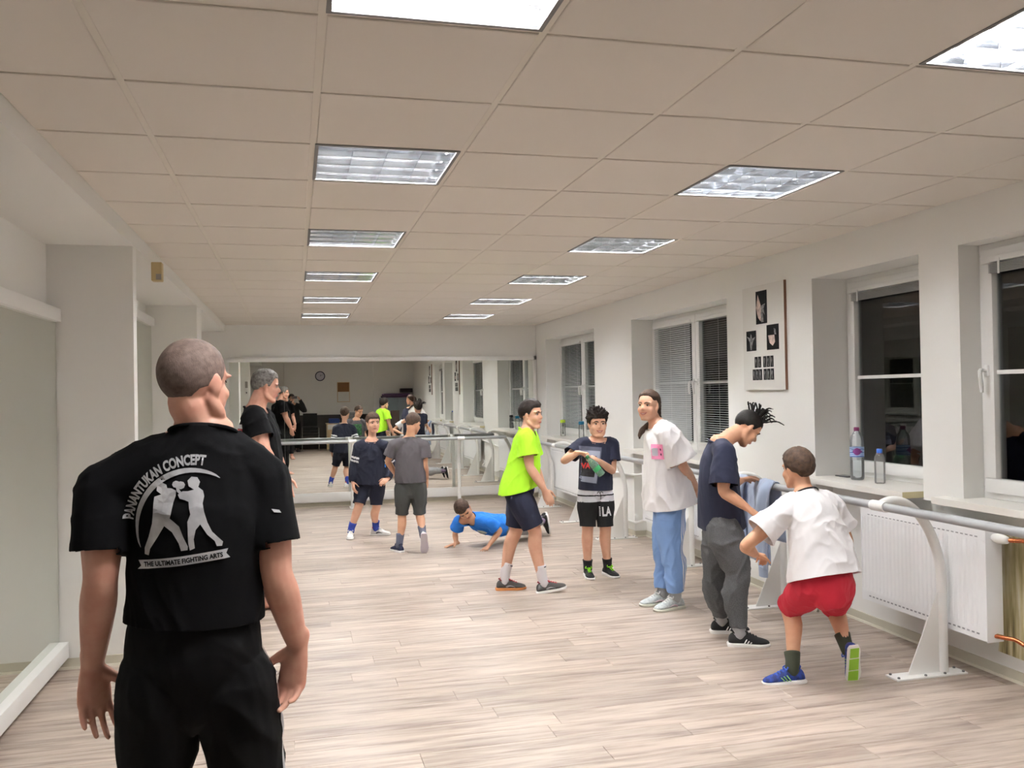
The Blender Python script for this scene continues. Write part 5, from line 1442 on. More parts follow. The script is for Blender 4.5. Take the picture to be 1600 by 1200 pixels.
# ================================================================ PEOPLE: where their joints are (metres)
JP = {
 'man': {'head': (-0.258, 2.500, 1.584), 'neck': (-0.242, 2.500, 1.452), 'pel': (-0.271, 2.500, 0.850), 'sl': (-0.492, 2.500, 1.310), 'sr': (-0.085, 2.500, 1.314), 'el': (-0.496, 2.460, 1.080), 'er': (-0.055, 2.460, 1.068), 'wl': (-0.534, 2.540, 0.840), 'wr': (-0.002, 2.520, 0.850), 'tl': (-0.532, 2.560, 0.679), 'tr': (-0.027, 2.520, 0.707), 'hl': (-0.360, 2.500, 0.795), 'hr': (-0.178, 2.500, 0.777), 'kl': (-0.385, 2.530, 0.421), 'kr': (-0.117, 2.530, 0.385), 'al': (-0.405, 2.480, 0.120), 'ar': (-0.090, 2.480, 0.067)},
 'grey': {'head': (-0.200, 6.750, 1.625), 'neck': (-0.290, 6.750, 1.455), 'pel': (-0.271, 6.750, 0.860), 'sr': (-0.288, 6.580, 1.388), 'sl': (-0.246, 6.920, 1.383), 'er': (-0.222, 6.510, 1.167), 'el': (-0.175, 6.950, 1.140), 'wr': (-0.136, 6.530, 0.955), 'wl': (-0.083, 6.930, 0.932), 'tr': (-0.116, 6.550, 0.842), 'tl': (-0.060, 6.930, 0.818), 'hr': (-0.276, 6.660, 0.837), 'hl': (-0.265, 6.840, 0.817), 'kr': (-0.254, 6.650, 0.495), 'kl': (-0.243, 6.850, 0.472), 'ar': (-0.285, 6.630, 0.146), 'al': (-0.248, 6.890, 0.165)},
 'navy': {'head': (0.831, 9.650, 1.242), 'neck': (0.816, 9.670, 1.052), 'pel': (0.789, 9.680, 0.603), 'sr': (0.677, 9.690, 0.985), 'sl': (0.956, 9.620, 0.973), 'er': (0.627, 9.710, 0.782), 'el': (1.019, 9.710, 0.768), 'wr': (0.600, 9.650, 0.606), 'wl': (0.974, 9.570, 0.633), 'tr': (0.609, 9.610, 0.520), 'tl': (0.926, 9.510, 0.613), 'hr': (0.720, 9.700, 0.569), 'hl': (0.862, 9.650, 0.567), 'kr': (0.656, 9.630, 0.334), 'kl': (0.849, 9.630, 0.311), 'ar': (0.573, 9.670, 0.117), 'al': (0.849, 9.750, 0.077)},
 'dark': {'head': (1.139, 8.630, 1.258), 'neck': (1.096, 8.610, 1.108), 'pel': (1.096, 8.610, 0.672), 'sl': (0.944, 8.610, 1.049), 'sr': (1.235, 8.610, 1.034), 'el': (0.883, 8.650, 0.891), 'er': (1.240, 8.580, 0.852), 'wl': (0.982, 8.770, 0.732), 'wr': (1.269, 8.660, 0.704), 'tl': (1.044, 8.810, 0.674), 'tr': (1.270, 8.680, 0.606), 'hl': (1.026, 8.610, 0.643), 'hr': (1.171, 8.610, 0.637), 'kl': (1.014, 8.660, 0.347), 'kr': (1.192, 8.660, 0.344), 'al': (0.979, 8.610, 0.116), 'ar': (1.197, 8.490, 0.173)},
 'push': {'head': (1.618, 8.560, 0.387), 'neck': (1.710, 8.620, 0.298), 'pel': (2.102, 8.800, 0.180), 'sr': (1.593, 8.700, 0.254), 'sl': (1.869, 8.480, 0.257), 'er': (1.570, 8.800, 0.117), 'el': (1.975, 8.520, 0.169), 'wr': (1.568, 8.730, 0.018), 'wl': (1.844, 8.470, 0.032), 'tr': (1.494, 8.720, 0.001), 'tl': (1.796, 8.400, 0.015), 'hr': (2.142, 8.880, 0.180), 'hl': (2.103, 8.720, 0.179), 'kr': (2.380, 9.020, 0.121), 'kl': (2.337, 8.860, 0.119), 'ar': (2.600, 9.220, 0.108), 'al': (2.563, 9.060, 0.153)},
 'neon': {'head': (1.809, 6.620, 1.372), 'neck': (1.765, 6.620, 1.242), 'pel': (1.695, 6.620, 0.783), 'sr': (1.714, 6.470, 1.185), 'sl': (1.833, 6.760, 1.173), 'er': (1.738, 6.440, 0.976), 'el': (1.878, 6.800, 0.952), 'wr': (1.846, 6.420, 0.797), 'wl': (1.955, 6.820, 0.756), 'tr': (1.910, 6.420, 0.681), 'tl': (1.997, 6.820, 0.650), 'hr': (1.668, 6.540, 0.753), 'hl': (1.725, 6.700, 0.733), 'kr': (1.791, 6.520, 0.472), 'kl': (1.688, 6.720, 0.448), 'ar': (1.838, 6.490, 0.138), 'al': (1.574, 6.680, 0.144)},
 'bott': {'head': (2.464, 6.930, 1.270), 'neck': (2.460, 6.950, 1.135), 'pel': (2.444, 6.960, 0.715), 'sr': (2.329, 6.950, 1.101), 'sl': (2.596, 6.950, 1.093), 'er': (2.144, 6.870, 0.979), 'el': (2.582, 6.910, 0.875), 'wr': (2.233, 6.750, 1.052), 'wl': (2.404, 6.740, 0.979), 'tr': (2.303, 6.700, 1.043), 'tl': (2.291, 6.680, 1.034), 'hr': (2.380, 6.960, 0.680), 'hl': (2.511, 6.960, 0.674), 'kr': (2.359, 6.930, 0.390), 'kl': (2.517, 6.930, 0.381), 'ar': (2.361, 6.950, 0.125), 'al': (2.537, 6.950, 0.113)},
 'girl': {'head': (2.448, 5.800, 1.437), 'neck': (2.514, 5.800, 1.299), 'pel': (2.601, 5.820, 0.780), 'sl': (2.529, 5.650, 1.236), 'sr': (2.603, 5.950, 1.226), 'el': (2.632, 5.630, 1.006), 'er': (2.722, 6.000, 0.973), 'wl': (2.808, 5.800, 0.838), 'wr': (2.817, 5.880, 0.839), 'tl': (2.876, 5.880, 0.756), 'tr': (2.860, 5.930, 0.761), 'hl': (2.565, 5.730, 0.746), 'hr': (2.627, 5.890, 0.725), 'kl': (2.568, 5.720, 0.404), 'kr': (2.594, 5.900, 0.381), 'al': (2.596, 5.720, 0.118), 'ar': (2.565, 5.870, 0.120)},
 'dread': {'head': (2.726, 4.900, 1.298), 'neck': (2.533, 4.900, 1.216), 'pel': (2.554, 4.930, 0.707), 'sr': (2.482, 4.740, 1.165), 'sl': (2.632, 5.060, 1.148), 'er': (2.452, 4.700, 0.942), 'el': (2.642, 5.020, 0.932), 'wr': (2.582, 4.660, 0.842), 'wl': (2.817, 5.160, 0.948), 'tr': (2.637, 4.640, 0.797), 'tl': (2.895, 5.200, 0.954), 'hr': (2.510, 4.830, 0.693), 'hl': (2.573, 5.000, 0.672), 'kr': (2.587, 4.800, 0.430), 'kl': (2.561, 5.040, 0.401), 'ar': (2.573, 4.780, 0.112), 'al': (2.605, 5.070, 0.087)},
 'white': {'head': (2.613, 4.180, 1.109), 'neck': (2.622, 4.120, 0.982), 'pel': (2.642, 3.980, 0.557), 'sl': (2.487, 4.100, 0.896), 'sr': (2.796, 4.140, 0.903), 'el': (2.268, 4.120, 0.728), 'er': (2.893, 4.150, 0.713), 'wl': (2.423, 4.300, 0.643), 'wr': (2.974, 4.340, 0.617), 'tl': (2.504, 4.360, 0.621), 'tr': (2.966, 4.400, 0.622), 'hl': (2.579, 4.000, 0.525), 'hr': (2.722, 4.000, 0.525), 'kl': (2.587, 4.240, 0.359), 'kr': (2.845, 4.220, 0.338), 'al': (2.517, 4.100, 0.082), 'ar': (2.826, 4.080, 0.161)},
}
m_skin = mat('skin', rgb(218, 172, 145), 0.5, var=(14, rgb(208, 154, 128), 0.35, 0.75), bump=(180, 0.08, 0.001))
m_skin2 = mat('skin_tan', rgb(208, 160, 128), 0.5, var=(14, rgb(196, 142, 112), 0.35, 0.75), bump=(180, 0.08, 0.001))
m_skin3 = mat('skin_ruddy', rgb(214, 164, 142), 0.5, var=(16, rgb(200, 140, 120), 0.35, 0.75), bump=(160, 0.1, 0.001))
CLB = (260, 0.25, 0.0008)
m_tblack = mat('black_jersey', rgb(11, 11, 13), 0.95, bump=CLB, spec=0.15)
m_pblack = mat('black_trouser', rgb(10, 10, 11), 0.9, bump=CLB, spec=0.2)
m_navy = mat('navy_jersey', rgb(26, 30, 52), 0.9, bump=CLB)
m_navy2 = mat('navy_sweat', rgb(22, 26, 44), 0.92, bump=CLB)
m_greytee = mat('grey_jersey', rgb(80, 76, 80), 0.9, bump=CLB)
m_greyshort = mat('dark_grey_short', rgb(66, 68, 67), 0.92, bump=CLB)
m_blue = mat('blue_jersey', rgb(32, 118, 214), 0.88, bump=CLB)
m_neon = mat('neon_jersey', rgb(176, 240, 44), 0.8, bump=CLB)
m_whitet = mat('white_jersey', rgb(236, 234, 236), 0.9, bump=CLB)
m_red = mat('red_short', rgb(186, 30, 52), 0.85, bump=CLB)
m_track = mat('blue_track', rgb(122, 156, 206), 0.7, bump=CLB)
m_heather = mat('grey_heather', rgb(94, 95, 97), 0.95, bump=CLB, var=(240, rgb(70, 71, 73), 0.35, 0.65))
m_lgrey = mat('light_grey_sweat', rgb(140, 140, 142), 0.95, bump=CLB)
m_print = mat('silver_print', rgb(206, 206, 208), 0.45, var=(14, rgb(160, 160, 164), 0.35, 0.7))
m_wp = mat('white_print', rgb(232, 232, 234), 0.6)
m_blackcloth = mat('black_cloth', rgb(16, 16, 18), 0.85, bump=CLB)
h_dark = hair_mat('dark_brown_hair', rgb(44, 33, 28), rgb(24, 18, 16))
h_brown = hair_mat('brown_hair', rgb(82, 62, 48), rgb(50, 38, 30))
h_mid = hair_mat('chestnut_hair', rgb(72, 52, 40), rgb(38, 28, 22))
h_grey = hair_mat('grey_hair', rgb(128, 124, 120), rgb(74, 70, 66))
h_stub = hair_mat('stubble', rgb(116, 98, 90), rgb(86, 72, 66), 500)
h_black = hair_mat('black_hair', rgb(30, 24, 22), rgb(14, 11, 10))
s_white = mat('sole_white', rgb(236, 234, 232), 0.5)
s_gum = mat('sole_gum', rgb(206, 132, 74), 0.5)
s_dark = mat('shoe_black', rgb(22, 22, 24), 0.75, bump=CLB)
s_navy = mat('shoe_navy', rgb(30, 36, 68), 0.75, bump=CLB)
s_wht = mat('shoe_white', rgb(232, 232, 230), 0.5)
s_grey = mat('shoe_charcoal', rgb(72, 70, 68), 0.7, bump=CLB)
s_sil = mat('shoe_pale_grey', rgb(196, 202, 202), 0.7, bump=CLB, var=(70, rgb(168, 176, 178), 0.4, 0.65))
s_blue = mat('shoe_blue', rgb(32, 62, 148), 0.7, bump=CLB, var=(50, rgb(22, 40, 100), 0.4, 0.6))
def paint(o, m, test):
    me = o.data; me.materials.append(m); k = len(me.materials) - 1
    mw = o.parent.location if o.parent else V((0, 0, 0))
    for p in me.polygons:
        if test(p.center + mw): p.material_index = k
def quad(cx, cy, w_, h): return [(cx - w_ / 2, cy - h / 2), (cx + w_ / 2, cy - h / 2), (cx + w_ / 2, cy + h / 2), (cx - w_ / 2, cy + h / 2)]
def auto(J, S):
    """thumb side from the palm normal: right hand d x n, left hand n x d"""
    for k in 'lr':
        d = (V(J['t' + k]) - V(J['w' + k])).normalized(); n = V(S['palm' + k])
        S['thumb' + k] = d.cross(n) if k == 'r' else n.cross(d)
    return S

# ---------------------------------------------------------------- the coach seen from behind, nearest the camera
def build_man():
    J = dict(JP['man'])
    J['al'] = (J['al'][0], 2.5, .1); J['ar'] = (J['ar'][0], 2.5, .1)
    S = auto(J, dict(label='man with shaved head seen from behind, black T-shirt with white fighters print, black trousers', build=0.98, armb=0.98, legb=0.91, bx=0.98, H=0.243, look=(0.60, 0.80, -0.06), skin=m_skin3, vox=0.0048,
             palml=(0.45, -0.85, 0), palmr=(-0.55, -0.80, 0), footl=(-0.2, 1, 0), footr=(0.2, 1, 0), bare=True, curll=[0.30, 0.35, 0.4, 0.42], curlr=[0.42, 0.5, 0.55, 0.6], spreadl=0.10, spreadr=0.06, thumbol=0.35, thumbor=0.35, handlen=0.120, neckr=0.033, rmin=0.0088, nose=1.0, jaw=1.25, bend=-0.012))
    g = make_body('person', J, 1.72, S)
    hair_cap(g.root, g.c, g.F, g.U, g.R, g.H, h_stub, thick=0.008, front=0.66, side=0.10, back=-0.90, bump=0.004, seed=3, name='stubble')
    face_parts(g.body, g.c, g.F, g.U, g.R, g.H, h_brown)
    t, tree = tee(g, S, m_tblack, sleeve=0.68, hem=0.17, ease=0.013, loose=0.002, amp=0.008, sw=0.96, seed=4, vox=0.006, sc=(6, 6, 3.6))
    collar_rib(g, m_tblack, t, r=0.0505)
    # print on the back: arc, lettering, two fighters, banner
    D = V((0, 1, 0)); A = V((0.995, 0, 0.10)).normalized(); B = V((-0.10, 0, 0.995)).normalized(); O = V((-0.296, 2.05, 1.252))
    bm = bmesh.new()
    def arc(a0, a1, R0, w0, w1, n=26, cx=0.0, cy=0.0):
        out = []; inn = []
        for k in range(n + 1):
            t_ = k / n; a = math.radians(a0 + (a1 - a0) * t_)
            ww = (math.sin(math.pi * t_) ** 0.6) * w0 + w1
            out.append((cx + (R0 + ww) * math.cos(a), cy + (R0 + ww) * math.sin(a) * 1.05)); inn.append((cx + (R0) * math.cos(a), cy + R0 * math.sin(a) * 1.05))
        return out, inn
    o_, i_ = arc(192, 56, 0.138, 0.013, 0.0012, cx=0.035, cy=-0.046)
    for k in range(len(o_) - 1): poly(bm, [o_[k], o_[k + 1], i_[k + 1], i_[k]])
    F1 = [(-0.038, 0.060), (-0.050, 0.072), (-0.048, 0.088), (-0.034, 0.094), (-0.022, 0.086), (-0.020, 0.076), (-0.008, 0.074), (0.004, 0.066), (0.002, 0.052), (-0.006, 0.034), (-0.012, 0.014), (-0.016, 0.000), (-0.020, -0.010), (0.004, -0.036), (0.012, -0.066), (0.022, -0.096), (0.020, -0.106), (0.002, -0.106), (-0.002, -0.084), (-0.018, -0.050), (-0.038, -0.030), (-0.062, -0.062), (-0.086, -0.092), (-0.092, -0.110), (-0.104, -0.106), (-0.102, -0.088), (-0.086, -0.056), (-0.072, -0.020), (-0.066, 0.010), (-0.062, 0.038), (-0.058, 0.056)]
    F2 = [(0.054, 0.062), (0.040, 0.074), (0.038, 0.090), (0.050, 0.100), (0.066, 0.096), (0.072, 0.082), (0.066, 0.068), (0.078, 0.056), (0.080, 0.040), (0.074, 0.020), (0.076, -0.006), (0.082, -0.036), (0.092, -0.064), (0.110, -0.088), (0.118, -0.098), (0.114, -0.110), (0.100, -0.108), (0.096, -0.092), (0.078, -0.070), (0.062, -0.038), (0.048, -0.052), (0.040, -0.078), (0.040, -0.104), (0.026, -0.108), (0.024, -0.088), (0.026, -0.056), (0.028, -0.026), (0.038, -0.006), (0.036, 0.010), (0.036, 0.030), (0.026, 0.036), (0.012, 0.042), (0.008, 0.054), (0.022, 0.062), (0.036, 0.060)]
    poly(bm, [(x * 0.88, y_ * 0.88) for x, y_ in F1]); poly(bm, [(x * 0.88, y_ * 0.88) for x, y_ in F2])
    for cx, cy, r_ in ((0.005, 0.074, 0.009), (0.016, 0.070, 0.010)):
        poly(bm, [(cx + r_ * math.cos(k * math.pi / 4) * 1.1, cy + r_ * math.sin(k * math.pi / 4)) for k in range(8)])
    poly(bm, [(0.004, 0.067), (0.011, 0.062), (0.016, 0.053), (0.011, 0.049), (0.005, 0.056)])
    # banner with notched ends
    poly(bm, [(-0.114, -0.130), (-0.104, -0.122), (-0.110, -0.108), (0.114, -0.106), (0.108, -0.117), (0.116, -0.130)])
    p1 = print_on('back_print', bm, tree, O, A, B, D, m_print, t, 0.02, 0.004)
    bm = text_bm('PANANTUKAN CONCEPT', 0.034, 0.0014)
    xs = [v.co.x for v in bm.verts]; x0, x1 = min(xs), max(xs)
    for v in bm.verts:
        a = math.radians(166 - 92 * (v.co.x - x0) / (x1 - x0)); r_ = 0.157 + v.co.y
        v.co.x, v.co.y = 0.035 + r_ * math.cos(a), -0.046 + r_ * math.sin(a) * 1.05
    print_on('lettering', bm, tree, O, A, B, D, m_print, t, 0.02, 0.004)
    bm = text_bm('THE ULTIMATE FIGHTING ARTS', 0.0165, 0.0006)
    xs = [v.co.x for v in bm.verts]; w0 = max(xs) - min(xs)
    for v in bm.verts: v.co.x = v.co.x * 0.196 / w0 + 0.002; v.co.y -= 0.1245
    print_on('lettering', bm, tree, O, A, B, D, m_tblack, t, 0.02, 0.0050)
    bm = bmesh.new(); poly(bm, [(-0.012, 0.006), (0.008, 0.0), (0.012, -0.008), (-0.006, -0.004)])
    print_on('sleeve_badge', bm, tree, V((-0.052, 2.05, 1.243)), A, B, D, m_print, t, 0.02, 0.004)
    # trousers with white piping at the right side
    p, tp = trousers(g, S, m_pblack, length=1.80, ease=0.012, flare=0.006, amp=0.008, top=0.30, seed=6, sc=(6, 6, 3.5))
    bm = bmesh.new()
    poly(bm, [(-0.006, 0.16), (0.006, 0.16), (0.010, 0.0), (0.016, -0.20), (0.022, -0.38), (0.008, -0.38), (0.000, -0.20), (-0.006, 0.0)])
    Dr = V((-0.86, 0.5, 0)).normalized()
    print_on('piping', bm, tp, V((-0.06, 2.50, 0.86)) - Dr * 0.4, perp(V((0.5, 0.86, 0)), Dr), V((0.06, 0, 1)).normalized(), Dr, m_print, p, 0.03, 0.003)
    return g

def build_grey():
    J = dict(JP['grey'])
    S = auto(J, dict(label='grey-haired man in black T-shirt and trousers standing in profile by the mirror', build=1.12, armb=1.15, H=0.238, look=(0.97, 0.10, -0.16), skin=m_skin3, vox=0.006, bx=1.15, bend=0.02,
             palml=(0, -1, 0), palmr=(0, 1, 0), footl=(1, 0.2, 0), footr=(1, -0.15, 0), bare=True, curll=0.3, curlr=0.35, rmin=0.0085, neckr=0.038, jaw=1.1))
    g = make_body('person', J, 1.76, S)
    hair_cap(g.root, g.c, g.F, g.U, g.R, g.H, h_grey, thick=0.050, front=0.50, side=0.10, back=-0.88, bump=0.026, seed=5, spike=0.03)
    face_parts(g.body, g.c, g.F, g.U, g.R, g.H, h_grey)
    t, tree = tee(g, S, m_tblack, sleeve=0.62, hem=-0.02, ease=0.018, loose=0.012, amp=0.008, sw=1.05, seed=9, vox=0.008, sc=(6, 6, 4))
    collar_rib(g, m_tblack, t, r=0.053)
    bm = bmesh.new()
    for k in range(5): poly(bm, quad(0.01 * math.sin(k * 2.0), 0.085 - 0.042 * k, 0.13 - 0.012 * k, 0.026))
    D = V((0.62, 0.78, 0)).normalized()
    print_on('red_print', bm, tree, V((-0.40, 6.66, 1.22)) - D * 0.35, perp(V((0.78, -0.62, 0)), D), V((0, 0, 1)), D, mat('red_print', rgb(150, 36, 46), 0.7), t, 0.03, 0.004)
    bm = bmesh.new(); poly(bm, quad(0, 0.115, 0.13, 0.03))
    print_on('white_print', bm, tree, V((-0.40, 6.66, 1.22)) - D * 0.35, perp(V((0.78, -0.62, 0)), D), V((0, 0, 1)), D, m_wp, t, 0.03, 0.004)
    bm = bmesh.new(); poly(bm, [(-0.055, -0.014), (-0.01, 0.0), (0.05, 0.004), (0.05, 0.014), (-0.015, 0.010)])
    print_on('sleeve_line', bm, tree, V((-0.235, 6.0, 1.275)), V((1, 0, 0)), V((0, 0, 1)), V((0, 1, 0)), m_print, t, 0.03, 0.004)
    trousers(g, S, m_pblack, length=1.88, ease=0.03, flare=0.03, amp=0.009, top=0.25, seed=3, vox=0.008, sc=(6, 6, 4))
    return g

def build_navy():
    J = dict(JP['navy'])
    S = auto(J, dict(label='boy in navy long-sleeved top and shorts with white shoes facing the camera', build=0.96, armb=0.88, legb=0.90, nose=0.5, H=0.212, look=(0.25, -0.96, -0.08), skin=m_skin, vox=0.006,
             palml=(0.3, 0.9, -0.3), palmr=(0.9, 0.3, 0), footl=(0.96, -0.28, 0), footr=(-0.12, -1, 0), curll=0.6, curlr=0.35, rmin=0.0075, neckr=0.032))
    g = make_body('person', J, 1.40, S)
    hair_cap(g.root, g.c, g.F, g.U, g.R, g.H, h_brown, thick=0.065, front=0.36, side=0.10, back=-0.92, bump=0.03, seed=7)
    face_parts(g.body, g.c, g.F, g.U, g.R, g.H, h_brown)
    t, tree = tee(g, S, m_navy2, hem=-0.06, ease=0.020, loose=0.012, amp=0.007, seed=11, vox=0.0075, long_=True, name='long_sleeved_top', sc=(8, 8, 5))
    collar_rib(g, m_navy2, t, r=0.052)
    for k in 'lr':
        s_, e_ = g.J['s' + k], g.J['e' + k]; d = (e_ - s_)
        def tst(c, s_=s_, d=d):
            q = (c - s_).dot(d) / d.length_squared
            if (c - (s_ + d * q)).length > 0.075: return False
            return 0.52 < q < 0.62 or 0.70 < q < 0.80
        paint(t, m_wp, tst)
    p, tp = trousers(g, S, m_navy2, length=0.86, ease=0.013, flare=0.004, amp=0.005, top=0.26, seed=13, name='shorts', vox=0.0075)
    bm = bmesh.new()
    tube(bm, [g.spine(0.04) + g.f * 0.118 + V((0.02, 0, 0)), g.spine(-0.04) + g.f * 0.125 + V((0.024, 0, 0))], 0.004, seg=6, sub=1); to_obj('drawstring', bm, m_wp, p)
    mb = mat('blue_sock', rgb(44, 66, 156), 0.9)
    for k in 'lr':
        s = shoe(g.root, g.J['a' + k], V(S['foot' + k]), V((0, 0, 1)), g.L, s_wht, s_white, lace=s_wht, style='flat', swatch=mat('shoe_red_navy', rgb(40, 40, 56), 0.6), accent=s_wht if k == 'r' else mat('shoe_red', rgb(190, 44, 40), 0.6))
        sock(g.root, g.J['a' + k], g.J['k' + k], 1.40, mb, 0.085, fw=V(S['foot' + k]), up=V(S.get('up' + k, (0, 0, 1))))
    return g

def build_dark():
    J = dict(JP['dark'])
    S = auto(J, dict(label='boy in dark grey T-shirt and shorts seen from behind, looking down', build=0.95, armb=0.86, legb=0.86, H=0.205, look=(0.58, 0.72, -0.40), skin=m_skin2, vox=0.006,
             palml=(0.7, -0.4, -0.3), palmr=(-0.8, 0.5, 0), footl=(-0.38, 0.92, 0), footr=(0.05, 0.36, -0.93), upr=(0, 0.93, 0.36), flatr=False, curll=0.5, curlr=0.4, rmin=0.0075, neckr=0.032))
    g = make_body('person', J, 1.36, S)
    hair_cap(g.root, g.c, g.F, g.U, g.R, g.H, h_brown, thick=0.035, front=0.45, side=0.12, back=-0.90, bump=0.012, seed=8)
    face_parts(g.body, g.c, g.F, g.U, g.R, g.H, h_brown)
    t, tree = tee(g, S, m_greytee, sleeve=0.66, hem=0.02, ease=0.018, loose=0.008, amp=0.006, sw=1.10, seed=14, vox=0.0072)
    collar_rib(g, m_greytee, t, r=0.052)
    bm = bmesh.new(); poly(bm, quad(0, 0, 0.17, 0.20))
    print_on('green_print', bm, tree, g.spine(0.58) + V((0, 0.5, 0)), V((-1, 0, 0)), V((0, 0, 1)), V((0, -1, 0)), mat('green_print', rgb(58, 120, 66), 0.8, var=(30, rgb(30, 70, 40), 0.4, 0.6)), t, 0.03, 0.004)
    trousers(g, S, m_greyshort, length=0.93, ease=0.014, flare=0.004, amp=0.006, top=0.22, seed=15, name='shorts', vox=0.0072)
    ms = mat('heather_sock', rgb(92, 94, 110), 0.9)
    s = shoe(g.root, g.J['al'], V(S['footl']), V((0, 0, 1)), g.L, s_navy, s_white, lace=s_navy)
    s = shoe(g.root, g.J['ar'], V(S['footr']), V(S['upr']), g.L, s_wht, mat('sole_pale', rgb(214, 206, 218), 0.6), lace=s_wht, style='flat')
    for k in 'lr': sock(g.root, g.J['a' + k], g.J['k' + k], 1.36, ms, 0.10, fw=V(S['foot' + k]), up=V(S.get('up' + k, (0, 0, 1))))
    return g

def build_push():
    J = dict(JP['push'])
    J['al'] = (J['al'][0], J['al'][1], 0.165); J['ar'] = (J['ar'][0], J['ar'][1], 0.165)
    J['wl'] = (J['wl'][0], J['wl'][1], 0.030); J['wr'] = (J['wr'][0], J['wr'][1], 0.030)
    J['tl'] = (J['tl'][0], J['tl'][1], 0.014); J['tr'] = (J['tr'][0], J['tr'][1], 0.014)
    S = auto(J, dict(label='boy in blue T-shirt and grey trousers doing a push-up on the floor', build=0.98, armb=0.86, legb=0.90, H=0.212, look=(0.16, -0.62, -0.70), hup=(-0.55, -0.45, 0.62), skin=m_skin2, vox=0.006,
             palml=(0, 0, -1), palmr=(0, 0, -1), footl=(0.12, 0, -1), footr=(0.12, 0, -1), upl=(-1, 0, -0.12), upr=(-1, 0, -0.12), flatl=False, flatr=False, curll=0.06, curlr=0.04, spreadl=0.22, spreadr=0.2, rmin=0.0072, neckr=0.032, bend=0.03, base=V((2.0, 8.75, 0))))
    g = make_body('person', J, 1.32, S)
    hair_cap(g.root, g.c, g.F, g.U, g.R, g.H, h_mid, thick=0.060, front=0.38, side=0.10, back=-0.90, bump=0.024, seed=9)
    face_parts(g.body, g.c, g.F, g.U, g.R, g.H, h_brown)
    t, tree = tee(g, S, m_blue, sleeve=0.55, hem=0.10, ease=0.018, loose=0.004, amp=0.006, sw=1.10, seed=17, vox=0.0072, sc=(6, 9, 9))
    collar_rib(g, m_navy, t, r=0.052)
    bm = bmesh.new(); poly(bm, [(0.055 * math.cos(k * math.pi / 8), 0.03 * math.sin(k * math.pi / 8)) for k in range(16)])
    poly(bm, [(-0.03, -0.035), (0.06, -0.035), (0.05, -0.06), (-0.02, -0.06)], 1)
    D = V((0.25, 0.60, 0.72)).normalized(); A = perp(V((1, 0.1, 0)), D)
    print_on('chest_print', bm, tree, g.spine(0.66) - D * 0.5, A, D.cross(A) * -1 if D.cross(A).z < 0 else D.cross(A), D, [mat('pale_print', rgb(196, 208, 190), 0.8), mat('dark_print', rgb(30, 40, 50), 0.8)], t, 0.02, 0.004)
    trousers(g, S, m_lgrey, length=1.90, ease=0.014, amp=0.006, top=0.22, seed=18, vox=0.0072, taper=0.045, sc=(6, 9, 9))
    ms = mat('plum_sock', rgb(120, 104, 130), 0.9)
    for k in 'lr':
        shoe(g.root, g.J['a' + k], V(S['foot' + k]), V(S['up' + k]), g.L, s_dark, s_white, lace=m_lgrey)
        sock(g.root, g.J['a' + k], g.J['k' + k], 1.32, ms, 0.08, fw=V(S['foot' + k]), up=V(S.get('up' + k, (0, 0, 1))))
    return g

def build_neon():
    J = dict(JP['neon'])
    S = auto(J, dict(label='boy in neon green T-shirt and navy shorts walking to the right', build=0.98, armb=0.92, legb=0.96, bx=1.10, bend=0.012, nose=0.5, H=0.222, look=(0.74, -0.66, -0.06), skin=m_skin, vox=0.005,
             palml=(-0.2, -0.9, 0.3), palmr=(-0.3, 0.9, 0.2), footl=(1, -0.10, 0), footr=(0.97, -0.10, 0.16), upr=(-0.16, 0, 0.99), curll=0.4, curlr=0.45, rmin=0.0075, neckr=0.032, jaw=1.15))
    g = make_body('person', J, 1.48, S)
    hair_cap(g.root, g.c, g.F, g.U, g.R, g.H, h_dark, thick=0.070, front=0.42, side=0.12, back=-0.86, bump=0.022, seed=10, spike=0.015, sweep=0.4)
    face_parts(g.body, g.c, g.F, g.U, g.R, g.H, h_dark)
    t, tree = tee(g, S, m_neon, sleeve=0.58, hem=0.02, ease=0.020, loose=0.018, amp=0.006, sw=1.15, seed=20, vox=0.0062, hemtilt=(0.25, 0, -1))
    collar_rib(g, m_neon, t, r=0.054)
    p, tp = trousers(g, S, m_navy, length=0.86, ease=0.016, flare=0.014, amp=0.004, top=0.24, seed=21, name='shorts', vox=0.0062)
    bm = bmesh.new(); poly(bm, [(-0.035, 0.07), (0.025, 0.07), (0.020, -0.0), (-0.01, 0.0)])
    D = V((0, 1, 0)); print_on('blue_patch', bm, tp, g.spine(0.02) + V((0.10, -0.6, -0.01)), V((1, 0, 0)), V((0, 0, 1)), D, mat('royal_patch', rgb(28, 44, 150), 0.8), p, 0.02, 0.004)
    ms = mat('white_sock', rgb(226, 222, 226), 0.9); mb = mat('sock_band', rgb(60, 62, 84), 0.9)
    for k in 'lr':
        shoe(g.root, g.J['a' + k], V(S['foot' + k]), V((0, 0, 1)) if k == 'l' else V(S['upr']), g.L, s_grey, s_gum if k == 'l' else s_white, lace=mat('red_lace', rgb(170, 44, 56), 0.7), accent=mat('red_collar', rgb(120, 36, 44), 0.8), swatch=mat('silver_patch', rgb(150, 150, 152), 0.5))
        sk = sock(g.root, g.J['a' + k], g.J['k' + k], 1.48, ms, 0.125, fw=V(S['foot' + k]), up=V(S.get('up' + k, (0, 0, 1))))
        d = (g.J['k' + k] - g.J['a' + k]).normalized(); a = g.J['a' + k]
        bm = bmesh.new(); tube(bm, [a + d * 0.106, a + d * 0.114], [0.0430, 0.0436], V((1, 0, 0)), seg=16, sub=1); to_obj('sock_band', bm, mb, sk)
    return g

